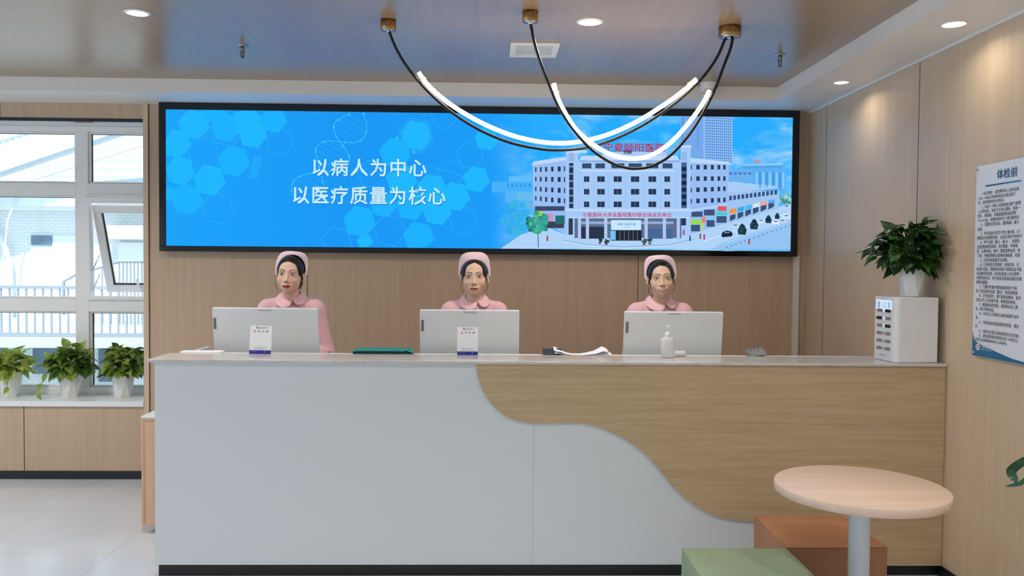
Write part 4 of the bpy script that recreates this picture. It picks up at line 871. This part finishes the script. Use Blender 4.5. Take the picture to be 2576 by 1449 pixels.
b = MB(); b.box(-16, 2, YN, YN+6, -3, zE).build('brick_wall', BRICKM, bl)
b = MB(); xa = o2(78, 640).x; b.box(xa, o2(192, 640).x+.1, YN-.02, YN, o2(100, 760).z-1, o2(100, 592).z).build('rendered_panel', OUTW, bl)
b = MB(); b.box(-16, 2, YN-.35, YN+.1, zE, zE+.16).box(-16, 2, YN-.45, YN-.32, zE+.05, zE+.2); b.build('gutter', OUTW, bl)
w0, w1 = o2(82, 592), o2(133, 617)
MB().box(w0.x, w1.x, YN-.05, YN-.021, w1.z, w0.z).build('small_window', OUTWIN, bl)
w0, w1 = o2(300, 610), o2(362, 700)
MB().box(w0.x, w1.x, YN-.05, YN, -1.0, w0.z).build('doorway', OUTW, bl)
MB().box(w0.x-.1, w1.x+.1, YN-.3, YN, w0.z+.05, w0.z+.28).build('door_canopy', OUTW, bl)
for u0, u1, v0, v1 in ((0, 35, 872, 965), (85, 150, 865, 940), (240, 300, 800, 850), (250, 330, 860, 960)):
    a, c = o2(u0, v0), o2(u1, v1); MB().box(a.x, c.x, YN-.04, YN-.001, c.z, a.z).build('lower_window', OUTWIN, bl)
# roof slope rising away from the eaves, with a gabled dormer front
zr = 9.0
b = MB().add([(-16, YN-.4, zE+.18), (2, YN-.4, zE+.18), (2, YN+6.5, zE+4.3), (-16, YN+6.5, zE+4.3), (-16, YN-.4, zE+.06), (2, YN-.4, zE+.06), (2, YN+6.5, zE+4.2), (-16, YN+6.5, zE+4.2)], [(0, 1, 2, 3), (4, 7, 6, 5), (0, 4, 5, 1), (2, 6, 7, 3), (1, 5, 6, 2), (0, 3, 7, 4)]); b.build('roof', ROOFM, bl)
g0, g1 = o2(-40, 478, 13.3), o2(345, 318, 13.3)
dz = .42; b = MB(); b.prism([(g0.x-1, g0.z-.42*dz), (g1.x+.2, g1.z+.06), (g1.x+.2, g1.z+.06+dz), (g0.x-1, g0.z-.42*dz+dz)], 13.2, 13.35, 'y'); b.build('gable_board', OUTW, bl)
b = MB(); b.prism([(g0.x-1, g0.z-.42*dz-.25), (g1.x+.2, g1.z-.28), (g1.x+.2, g1.z+.06), (g0.x-1, g0.z-.42*dz)], 13.26, 13.3, 'y'); b.build('gable_fascia', mat('outside_grey_board', (200, 204, 206), .7), bl)  # lower board in a slightly darker grey
b = MB().add([(g0.x-1, 13.2, g0.z+.30), (g1.x+.3, 13.2, g1.z+.48), (g1.x+.3, 13.5, g1.z+.52), (g0.x-1, 13.5, g0.z+.34)], [(0, 1, 2, 3)]); b.build('gable_roof', ROOFM, bl, solid=.08)
def out_pipe(name, label, pts, r): tag(MB().tube(pts, r, 10).build(name, OUTW), label, 'pipe')
p = o2(35, 545); out_pipe('downpipe', 'white rain downpipe on the brick wall outside, left window pane', [(p.x-1.2, YN-.12, p.z+.35), (p.x-.35, YN-.12, p.z-.1), (p.x-.08, YN-.12, p.z-.5), (p.x, YN-.12, p.z-.8), (p.x, YN-.12, -2.9)], .042)
p = o2(70, 500); out_pipe('drain_hose', 'thin white hose hanging from the air conditioner outside', [(p.x+.1, YN-.5, p.z), (p.x-.05, YN-.5, p.z-.4), (p.x-.1, YN-.5, p.z-.9), (p.x-.25, YN-.5, p.z-1.4)], .014)
for u0, u1, lb, fan in ((-5, 60, 'air conditioner unit with round fan on the eaves outside', True), (105, 165, 'air conditioner box with blue grille on the eaves outside', False)):
    a, c = o2(u0, 488, 13.6), o2(u1, 512, 13.6)
    t = thing('air_conditioner_unit', lb, 'air conditioner', ((a.x+c.x)/2, 13.75, zE+.2)); MB().box(a.x, c.x, 13.62, 13.95, zE+.2, zE+.2+.27).build('unit_case', OUTW, t, bevel=.02)
    if fan: MB().lathe([(.12, 0), (.12, -.02), (.04, -.03), (0, -.03)], (a.x+.22, 13.618, zE+.33), 24, axis='y').build('fan_grille', OUTG, t)
    else: MB().box(a.x+.02, c.x-.12, 13.6, 13.618, zE+.22, zE+.45).build('blue_grille', mat('outside_blue', (90, 130, 190), .4), t)
YR = 10.5
t = thing('walkway_railing', 'pale metal walkway railing with thin balusters outside the window', 'railing', (-6, YR, 0))
zt_, zb_ = P(100, 719, Y=YR).z, P(100, 845, Y=YR).z
MB().box(-10, -2, YR-.02, YR+.02, zt_-.04, zt_).box(-10, -2, YR-.02, YR+.02, zb_, zb_+.04).build('rail', OUTG, t)
xx = P(-60, 800, Y=YR).x; xe = P(380, 800, Y=YR).x
while xx < xe:
    MB().box(xx-.009, xx+.009, YR-.009, YR+.009, zb_+.04, zt_-.04).build('baluster', OUTG, t); xx += .105
tag(MB().box(-11, -1, YR-.12, 13.9, zb_-.14, zb_-.01).build('walkway_slab', mat('outside_concrete', (196, 200, 202), .8)), 'pale concrete walkway slab carrying the railing outside', 'walkway')
t = thing('stair_railing', 'taller railing of the outside stair seen through the tilted sash', 'railing', (-5.2, 12.5, 0)); YS = 12.5
a0, a1, a2 = P(160, 708, Y=YS), P(192, 690, Y=YS), P(300, 658, Y=YS); a3 = P(375, 658, Y=YS)
MB().tube([a0+Vector((0, 0, -.5)), a0, a1, a2, a3], .022, 8).build('rail', OUTG, t)
for i in range(14):
    p = a2+(a3-a2)*(i/8)-(a2-a1)*.0 if i < 9 else a1+(a2-a1)*((i-9)/5); MB().box(p.x-.01, p.x+.01, YS-.01, YS+.01, zb_, p.z-.02).build('baluster', OUTG, t)
# ============================================================ PEOPLE (signed-distance bodies turned into one continuous surface)
def nets(F, xs, ys, zs):
    """surface-nets mesh of the zero level of F on a rectilinear grid"""
    S = F < 0; a = S[:-1, :-1, :-1].astype(np.int8); cnt = np.zeros_like(a)
    for i in (0, 1):
        for j in (0, 1):
            for k in (0, 1): cnt += S[i:S.shape[0]-1+i, j:S.shape[1]-1+j, k:S.shape[2]-1+k]
    act = (cnt > 0) & (cnt < 8); I, J, K = np.nonzero(act); idx = np.full(act.shape, -1, np.int32); idx[I, J, K] = np.arange(len(I))
    acc = np.zeros((len(I), 3)); num = np.zeros(len(I)); cr = [(0, 0, 0), (1, 0, 0), (0, 1, 0), (1, 1, 0), (0, 0, 1), (1, 0, 1), (0, 1, 1), (1, 1, 1)]
    for p in range(8):
        for d in (1, 2, 4):
            q_ = p | d
            if p & d: continue
            A_, B_ = cr[p], cr[q_]; ia = (I+A_[0], J+A_[1], K+A_[2]); ib_ = (I+B_[0], J+B_[1], K+B_[2]); fa, fb = F[ia], F[ib_]; c = (fa < 0) != (fb < 0)
            t = np.where(c, fa/np.where(c, fa-fb, 1), 0); pa = np.stack((xs[ia[0]], ys[ia[1]], zs[ia[2]]), 1); pb = np.stack((xs[ib_[0]], ys[ib_[1]], zs[ib_[2]]), 1)
            acc += np.where(c[:, None], pa+t[:, None]*(pb-pa), 0); num += c
    V = acc/num[:, None]; faces = []
    def quads(c, s, g):
        i, j, k = np.nonzero(c); f = np.stack([g(i, j, k, a_, b_) for a_, b_ in ((0, 0), (1, 0), (1, 1), (0, 1))], 1)
        f = np.where(s[i, j, k][:, None], f, f[:, ::-1]); faces.append(f[(f >= 0).all(1)])
    c = (S[:-1] != S[1:]); c = c[:, 1:-1, 1:-1]; quads(c, S[:-1, 1:-1, 1:-1], lambda i, j, k, a_, b_: idx[i, j+a_, k+b_])
    c = (S[:, :-1] != S[:, 1:])[1:-1, :, 1:-1]; quads(c, ~S[1:-1, :-1, 1:-1], lambda i, j, k, a_, b_: idx[i+a_, j, k+b_])
    c = (S[:, :, :-1] != S[:, :, 1:])[1:-1, 1:-1]; quads(c, S[1:-1, 1:-1, :-1], lambda i, j, k, a_, b_: idx[i+a_, j+b_, k])
    return V, np.concatenate(faces)
class Field:
    def __init__(s, xs, ys, zs):
        s.ax = [np.asarray(a, np.float32) for a in (xs, ys, zs)]; s.F = np.full([len(a) for a in s.ax], 1.0, np.float32); s.rot = np.eye(3); s.org = np.zeros(3)
    def _blk(s, lo, hi, mg):
        c8 = np.array([[(lo, hi)[i][0], (lo, hi)[j][1], (lo, hi)[k][2]] for i in (0, 1) for j in (0, 1) for k in (0, 1)]) @ s.rot.T + s.org
        l, h = c8.min(0)-mg, c8.max(0)+mg; sl = tuple(slice(np.searchsorted(a, l[i]), np.searchsorted(a, h[i])) for i, a in enumerate(s.ax))
        X, Y, Z = np.meshgrid(*[a[q_] for a, q_ in zip(s.ax, sl)], indexing='ij', sparse=True); D = [X-s.org[0], Y-s.org[1], Z-s.org[2]]; Rm = s.rot
        return sl, [D[0]*Rm[0, i]+D[1]*Rm[1, i]+D[2]*Rm[2, i] for i in range(3)]
    def put(s, fn, lo, hi, k=.01, sub=False):
        sl, L = s._blk(np.array(lo, float), np.array(hi, float), .03+k); f = s.F[sl]
        if f.size == 0: return
        d = np.broadcast_to(fn(*L), f.shape)
        if sub:
            h = np.clip(.5-.5*(f+d)/k, 0, 1); s.F[sl] = f*(1-h)-d*h+k*h*(1-h)
        else:
            h = np.clip(.5+.5*(f-d)/k, 0, 1); s.F[sl] = np.where(h <= 0, f, np.where(h >= 1, d, f*(1-h)+d*h-k*h*(1-h)))
    def ell(s, c, r, k=.01, sub=False, ry=0, rx=0):
        c, r = np.array(c, float), np.array(r, float); Rm = np.array(Matrix.Rotation(R(rx), 3, 'X') @ Matrix.Rotation(R(ry), 3, 'Y')); m_ = r.max() if (ry or rx) else None
        def fn(x, y, z):
            p = [x-c[0], y-c[1], z-c[2]]
            if ry or rx: p = [p[0]*Rm[0, i]+p[1]*Rm[1, i]+p[2]*Rm[2, i] for i in range(3)]
            k0 = np.sqrt(sum((a/b)**2 for a, b in zip(p, r))); k1 = np.sqrt(sum((a/b**2)**2 for a, b in zip(p, r)))+1e-6; return k0*(k0-1)/k1
        e = np.array([m_]*3) if m_ else r; s.put(fn, c-e, c+e, k, sub)
    def cap(s, a, b, ra, rb=None, k=.01, sub=False, sq=(1, 1, 1)):
        a, b = np.array(a, float), np.array(b, float); rb = ra if rb is None else rb; ab = b-a; L2 = float(ab @ ab)+1e-9
        def fn(x, y, z):
            t = np.clip(((x-a[0])*ab[0]+(y-a[1])*ab[1]+(z-a[2])*ab[2])/L2, 0, 1)
            return np.sqrt(((x-a[0]-t*ab[0])/sq[0])**2+((y-a[1]-t*ab[1])/sq[1])**2+((z-a[2]-t*ab[2])/sq[2])**2)-(ra+(rb-ra)*t)
        rm = max(ra, rb)*max(sq); s.put(fn, np.minimum(a, b)-rm, np.maximum(a, b)+rm, k, sub)
    def mesh(s, name, mats, parent, sm=0):
        V, Q = nets(s.F, *s.ax)
        me = bpy.data.meshes.new(name); me.from_pydata(V.tolist(), [], Q.tolist())
        for m_ in (mats if isinstance(mats, list) else [mats]): me.materials.append(m_)
        me.polygons.foreach_set('use_smooth', [True]*len(me.polygons)); me.update(); o = bpy.data.objects.new(name, me); COL.objects.link(o); o.parent = parent
        return o, V
SKIN = bpy.data.materials.new('skin'); SKIN.use_nodes = True; n = NT(SKIN); at = n.n('ShaderNodeAttribute', attribute_name='tint'); n.l(at.outputs['Color'], n.b.inputs['Base Color'])
n.b.inputs['Roughness'].default_value = .48; n.b.inputs['Subsurface Weight'].default_value = .12; n.b.inputs['Subsurface Radius'].default_value = (.01, .004, .002); n.b.inputs['Specular IOR Level'].default_value = .35
HAIR = mat('black_hair', (20, 17, 17), .38); n = NT(HAIR); n.bump(n.noise(n.coords((260, 20, 60)), 1, 2), .35, .002)
PINK = mat('pink_uniform_cloth', (240, 190, 198), .8); n = NT(PINK); n.bump(n.noise(n.coords((1, 1, 1)), 26, 3, .5, .6), .35, .010)
CAPM = mat('pink_cap_cloth', (243, 214, 222), .75)
COLLARM = mat('pink_collar_cloth', (242, 196, 204), .75)
SHOE = mat('white_shoe', (230, 230, 230), .5)
def fine(a, b, fs, f0, f1, cs):
    l = list(np.arange(a, f0, cs))+list(np.arange(f0, f1, fs))+list(np.arange(f1, b, cs)); return np.array(l)
def nurse(u, v, Y, label, yaw=0, tilt=0, pitch=0, turn=0, lipc=(170, 70, 62), smile=0, hairline='swept', skin=(214, 172, 146), elbow=0, shx=0, cap=(0, 0, 0)):
    eye = P(u, v, Y=Y); rnd = random.Random(int(u))
    t = thing('person', label, 'person', (eye.x, Y, 0), R(turn), 'nurses behind the reception counter')
    hz = eye.z-.015                                   # head centre
    HR = np.array(Matrix.Rotation(R(yaw), 3, 'Z') @ Matrix.Rotation(R(tilt), 3, 'Y') @ Matrix.Rotation(R(pitch), 3, 'X')); HO = np.array([0, 0, hz])
    nb = hz-.12                                       # neck base
    xs = fine(-.30, .301, .0021, -.094, .094, .006); ys = fine(-.37, .18, .0021, -.125, -.0, .006); zs = fine(-.012, hz+.16, .0018, hz-.125, hz+.15, .006)
    F = Field(xs, ys, zs)
    # trunk, legs, feet
    F.ell((shx, .035, hz-.29), (.125, .075, .17)); F.ell((shx, .03, hz-.50), (.105, .075, .16), .05); F.ell((0, .035, hz-.66), (.145, .09, .13), .05)
    for s_ in (-1, 1):
        F.cap((shx+s_*.05, .03, hz-.165), (shx+s_*.135, .035, hz-.195), .036, .038, .03)
        F.cap((s_*.075, .03, hz-.70), (s_*.07, .025, .45), .075, .046, .03); F.cap((s_*.07, .025, .45), (s_*.07, .04, .08), .048, .030, .02); F.ell((s_*.07, .065, .30), (.042, .045, .10), .02)
        F.cap((s_*.072, .05, .035), (s_*.08, -.10, .022), .034, .026, .02)
        # arms bent forward, hands resting over the work surface
        sh = (shx+s_*.155, .035, hz-.205); el = (shx+s_*(.205 if s_ > 0 and elbow else .172), .05, hz-.455); wr = (s_*.115, -.185, 1.015)
        F.cap(sh, el, .040, .033, .02); F.cap(el, wr, .034, .021, .015)
        hd = np.array((-s_*.25, -1, -.22)); hd /= np.linalg.norm(hd); sd = np.array((s_*.97, -.25, 0)); wv_ = np.array(wr)
        pc = wv_+hd*.045; F.cap(wv_+hd*.012, wv_+hd*.075, .021, .024, .012, sq=(1.3, 1, .62))
        for k_, (off, ln) in enumerate(((-.027, .056), (-.009, .066), (.009, .068), (.026, .060))):   # little ... index
            b0 = wv_+hd*.078+sd*(-off*1.0); b1 = b0+hd*ln*.55+np.array((0, 0, -.006)); b2 = b1+hd*ln*.40+np.array((0, 0, -.020)); F.cap(b0, b1, .0085, .008, .004); F.cap(b1, b2, .008, .0068, .003)
        th0 = wv_+hd*.03-sd*.022; th1 = th0+hd*.030-sd*.022+np.array((0, 0, -.006)); th2 = th1+hd*.026-sd*.004+np.array((0, 0, -.008)); F.cap(th0, th1, .0115, .0095, .008); F.cap(th1, th2, .0092, .0075, .003)
    # neck in body space, leaning into the head
    nk = HR @ np.array((0, .022, -.075))+HO; F.cap((shx, .042, nb-.05), nk, .054, .047, .025)
    # head
    F.rot, F.org = HR, HO
    F.ell((0, .016, .034), (.072, .092, .083), .02); F.ell((0, -.024, -.010), (.0645, .062, .066), .024); F.ell((0, -.030, -.045), (.046, .052, .053), .026)
    F.ell((0, -.066, -.080), (.019, .019, .0185), .022)
    for s_ in (-1, 1):
        F.ell((s_*.034, -.010, -.044), (.0175, .031, .028), .026); F.ell((s_*.037, -.058, -.022), (.024, .020, .022), .022)
        F.ell((s_*.0315, -.100, .015), (.017, .019, .0105), .012, True); F.ell((s_*.0315, -.0735, .0145), (.0165, .0125, .0135), .004)
        F.ell((s_*.030, -.0815, .0345), (.023, .009, .006), .010)
        F.ell((s_*.0785, .010, .004), (.0085, .019, .030), .006, ry=-s_*12, rx=12); F.ell((s_*.085, .004, .006), (.006, .010, .019), .006, True); F.ell((s_*.077, .0, -.022), (.007, .008, .009), .006)
    F.ell((0, -.055, .050), (.046, .026, .040), .03)
    F.cap((0, -.084, .020), (0, -.099, -.020), .0065, .0095, .010); F.ell((0, -.1005, -.0225), (.0095, .010, .0085), .006)
    for s_ in (-1, 1): F.ell((s_*.0115, -.089, -.0255), (.0085, .0095, .0075), .006); F.ell((s_*.0065, -.0995, -.0345), (.0038, .005, .003), .003, True)
    mw = .0240+.003*smile; my = -.0565
    F.ell((0, -.079, my), (.030, .014, .022), .016)
    F.ell((0, -.0885, my+.0036), (mw, .0070, .0042), .005); F.ell((0, -.0880, my-.0050), (mw*.85, .0078, .0056), .005)
    F.cap((-mw, -.092, my+.0008+.003*smile), (0, -.0975, my-.001-.0015*smile), .0016, .0018, .003, True); F.cap((0, -.0975, my-.001-.0015*smile), (mw, -.092, my+.0008+.003*smile), .0018, .0016, .003, True)
    body, V = F.mesh('body', SKIN, t)
    # natural lip, brow, lash and iris tints; glint, mouth-line and nostril shade painted in
    p = (V-HO) @ HR; x, y, z = p.T; base = np.array(lin(skin)[:3]); C = np.tile(base, (len(V), 1)); head = (np.abs(z) < .16) & (V[:, 2] > hz-.14); fr_ = head & (y < -.035)
    def sm(d, w_): return np.clip(.5-d/w_, 0, 1)
    def tint(mask, col, amt=1.0):
        nonlocal C; w_ = (np.clip(mask, 0, 1)*amt*fr_)[:, None]; C = C*(1-w_)+np.array(lin(col)[:3])*w_
    ax = np.abs(x)
    tint(np.exp(-(((ax-.04)/.018)**2+((z+.02)/.018)**2)), (222, 140, 122), .30)
    tint(np.exp(-((x/.012)**2+((z+.024)/.012)**2)), (214, 150, 126), .22)
    cur = z-(my+(.0014+.004*smile)*(ax/mw)**2); wl = np.sqrt(np.clip(1-(ax/(mw+.002))**2, 0, 1)); top_ = .0068*wl*(1-.25*np.exp(-(x/.0045)**2)); bot = -.0096*wl
    tint(sm(np.maximum(cur-top_, bot-cur), .0022)*(ax < mw+.002), lipc)
    if smile: tint(sm(np.maximum(cur-.0024*wl, -.0026*wl-cur), .0016)*(ax < mw*.66), (236, 226, 220)); tint(sm(np.abs(cur-.0042*wl)-.0008, .001)*(ax < mw*.85), (110, 40, 38), .7)
    else: tint(sm(np.abs(cur+.0008)-.0007, .0012)*(ax < mw*.95), (96, 34, 32), .75)  # shade between the closed lips painted as a dark line
    ex = (ax-.0315)/.0165; up = .0150+.0052*(1-ex**2)+.0012*ex; dn = .0150-.0038*(1-ex**2)+.0012*ex
    if smile: up -= .0010; dn += .0012
    eyeo = (np.abs(ex) < 1); tint(sm(np.maximum(z-up, dn-z), .0014)*eyeo, (226, 220, 214)); ins = sm(np.maximum(z-up, dn-z), .0014)*eyeo
    di = np.hypot(ax-.0315, z-.0155); tint(ins*sm(di-.0063, .0016), (40, 26, 20)); tint(ins*sm(np.hypot(ax-.0325, z-.0178)-.0012, .0012), (235, 235, 235), .3)  # last tint paints a catchlight onto each iris
    tint(sm(np.abs(z-up-.0006)-.0011, .0016)*(np.abs(ex) < 1.0), (30, 20, 18), .95); tint(sm(np.abs(z-dn)-.0006, .0016)*eyeo, (110, 74, 62), .6)
    tint(np.exp(-(((ax-.0315)/.018)**2+((z-.0255)/.005)**2)), (176, 122, 100), .35)
    bx_ = (ax-.0325)/.0215; bz = .0375+.0045*(1-(bx_-.25)**2)-.0025*np.clip(bx_, 0, 1); tint(sm(np.abs(z-bz)-.0031*np.clip(1.15-.55*np.clip(bx_, -1, 1)-.25, .35, 1), .0026)*(np.abs(bx_) < 1)*(ax < .0525), (44, 30, 26), .9)
    tint(sm(np.hypot((ax-.0065)/1.3, z+.0325)-.0026, .0024)*(y < -.085), (96, 54, 46), .8)  # nostril shade painted into the skin colour
    col = np.concatenate([C, np.ones((len(C), 1))], 1); at_ = body.data.color_attributes.new('tint', 'FLOAT_COLOR', 'POINT'); at_.data.foreach_set('color', col.astype(np.float32).ravel())
    # hair
    g = lambda a, b: np.arange(a, b, .0028)
    Hh = Field(g(-.11, .11), g(-.12, .16), g(-.16, .17)); Hh.ell((0, .015, .036), (.0805, .103, .0885+cap[0]*.5), .01); Hh.ell((0, .06, -.03), (.062, .05, .065), .03); Hh.ell((0, .112, -.035), (.034, .03, .034), .02)
    Hh.put(lambda x, y, z: np.maximum(-(z+.012+np.clip(y-.02, 0, .06)*1.6), -.2+0*x) if False else z+.006+np.clip(y-.015, 0, .1)*2.2, (-.11, -.12, -.16), (.11, .16, .17), .004, True)
    if hairline == 'part':
        Hh.ell((0, -.10, -.028), (.0775, .085, .094), .006, True); Hh.ell((.003, -.094, .050), (.040, .05, .040), .014, True); Hh.ell((.003, -.085, .082), (.012, .035, .020), .012, True); Hh.cap((.004, -.075, .118), (.004, .02, .131), .0022, .0022, .003, True)
    else: Hh.ell((0, -.10, -.014), (.0770, .085, .108), .006, True)
    for s_ in (-1, 1): Hh.ell((s_*.084, .010, -.004), (.02, .016, .026), .004, True)
    mt = Matrix.Translation((0, 0, hz)) @ Matrix([list(r_)+[0] for r_ in HR]+[[0, 0, 0, 1]])
    ho, HV = Hh.mesh('hair', HAIR, t); ho.matrix_local = mt
    for s_, ln in ((-1, .060), (1, .050)):
        for k_ in range(2):
            b = MB().tube(catmull([(s_*.0745, -.012+.006*k_, .008), (s_*(.079+.002*k_), -.016, -.02), (s_*(.079-.003*k_), -.018, -.025-ln*.5), (s_*.066, -.016, -.03-ln)], 6), .0008, 5)
            b.build('hair_strand', HAIR, ho, local=True)
    # cap
    def capf(i, j):
        a_ = R(-104+208*i); sn, cs = math.sin(a_), math.cos(a_); ps = math.copysign(abs(sn)**.62, sn)
        lo = Vector((.0845*sn, -.034+.048*sn*sn, .030+(.086+cap[0])*max(cs, -.3)))+Vector((cap[1]*max(cs, 0), cap[2]*max(cs, 0), 0)); tp_ = Vector((.0945*ps, -.022+.046*sn*sn, .040+.122*cs**.55 if cs > 0 else .040+.122*cs*.9))+Vector((cap[1]*max(cs, .2), cap[2]*max(cs, 0), -.6*cap[0]*max(cs, 0))); md = (lo+tp_)/2+Vector((.010*ps, -.004, .004))
        bt_ = Vector((.083*sn, .060, .05+.085*max(cs, -.2))); be = Vector((.03*sn, .108, .06+.03*cs))
        if j < .5: q_ = j*2; return tuple(lo*(1-q_)**2+md*2*q_*(1-q_)+tp_*q_*q_)
        q_ = (j-.5)*2; return tuple(tp_*(1-q_)**2+bt_*1.12*2*q_*(1-q_)+be*q_*q_)
    o = MB().grid(capf, 48, 14).build('nurse_cap', CAPM, t, local=True, solid=.0022); o.matrix_local = mt
    # uniform: dress and sleeves as one cloth surface, open at the neck
    D = Field(np.arange(-.31, .311, .005), np.arange(-.33, .19, .005), np.arange(.40, hz-.05, .005))
    D.ell((shx, .035, hz-.30), (.150, .098, .17)); D.ell((shx, .0, hz-.30), (.11, .085, .07), .04); D.ell((shx, .03, hz-.50), (.128, .095, .18), .06); D.ell((0, .035, hz-.68), (.168, .115, .16), .06)
    D.put(lambda x, y, z: np.maximum(np.sqrt((x/(.165+.12*(hz-.7-z)))**2+((y-.03)/(.12+.1*(hz-.7-z)))**2)*.12-.12, np.maximum(.45-z, z-hz+.70)), (-.22, -.13, .45), (.22, .19, hz-.7), .05)
    for s_ in (-1, 1):
        D.cap((shx+s_*.045, .035, hz-.158), (shx+s_*.128, .035, hz-.182), .043, .046, .03)
        sh = (shx+s_*.147, .035, hz-.200); el = (shx+s_*(.205 if s_ > 0 and elbow else .172), .05, hz-.455); wr = (s_*.115, -.185, 1.015); w2 = tuple(np.array(el)*.25+np.array(wr)*.75)
        D.ell((shx+s_*.150, .035, hz-.200), (.048, .055, .056), .02); D.cap(sh, el, .053, .050, .02); D.cap(el, w2, .050, .040, .02)
        for k_ in range(3): zz = hz-.40-.035*k_; D.cap((shx+s_*(.15+.01*k_), -.03, zz), (shx+s_*(.24), .0, zz-.03), .006, .004, .012, True)
    D.cap((shx, .042, hz-.23), (shx*.5, .03, hz-.04), .050, .049, .008, True)
    D.put(lambda x, y, z: -(.405-z)+0*x, (-.3, -.3, .3), (.3, .2, .40), .004, True)
    D.mesh('uniform', PINK, t)
    # round two-flap collar
    def flap(a0, a1, name):
        def f(i, j):
            a_ = R(a0+(a1-a0)*i); sn, cs = math.sin(a_), math.cos(a_)          # a=0 front, 90 viewer's right
            fr2 = .5+.5*cs
            e = min(1, math.sqrt(max(0, 1-(1-min(1, (i if a0 < 0 else 1-i)*0+min(1, (1-abs(0 if False else (i if abs(a0) < abs(a1) else 1-i)*0)))))**2))) if False else 1
            edge = min(1.0, (i if abs(a0) < abs(a1) else 1-i)/.22); e = math.sqrt(max(0, 1-(1-edge)**2))
            inn = Vector((shx*.7+.0535*sn, .030-.0585*cs, hz-.098-.044*fr2**2.2+.012*(1-fr2)))
            wid = (.040+.016*fr2)*(.15+.85*e)
            out = Vector((shx*.7+(.0535+wid*.90)*sn, .030-(.0585+wid*(.66))*cs, inn.z-wid*(.62+.22*fr2)))
            q_ = j; c_ = inn*(1-q_)+out*q_+Vector((sn*.5, -cs*.6, .8))*(.0065*math.sin(math.pi*min(1, q_*1.05)))
            return tuple(c_)
        MB().grid(f, 36, 8).build(name, COLLARM, t, local=True, solid=.0025)
    flap(16, -180, 'collar_flap'); flap(24, 180, 'collar_flap')
    for s_ in (-1, 1):
        b = MB(); b.lathe([(0, 0), (.042, 0), (.046, .012), (.044, .035), (.036, .055), (.033, .075), (0, .075)], (0, 0, 0), 20); b.xf(Matrix.Translation((s_*.075, -.02, .001)) @ Matrix.Diagonal((.95, 2.6, .85, 1))); b.build('shoe', SHOE, t, local=True)
    return t
nurse(730, 689.5, 4.93, 'nurse in pink uniform and cap, head turned, red lips, leftmost of the three', yaw=1, tilt=3, lipc=(158, 34, 38), elbow=.012, shx=.0, cap=(.016, .012, .022), skin=(232, 193, 172))
nurse(1193.5, 695.5, 4.93, 'nurse in pink uniform with centre-parted hair facing straight, middle of the three', yaw=0, tilt=-1, lipc=(164, 74, 62), hairline='part', skin=(226, 190, 168))
nurse(1663, 699.5, 4.93, 'smiling nurse in pink uniform showing teeth, behind the monitor with the pump bottle', yaw=-8, tilt=-3, lipc=(172, 78, 66), smile=1, cap=(.012, -.008, .020), skin=(228, 192, 168), shx=.003)
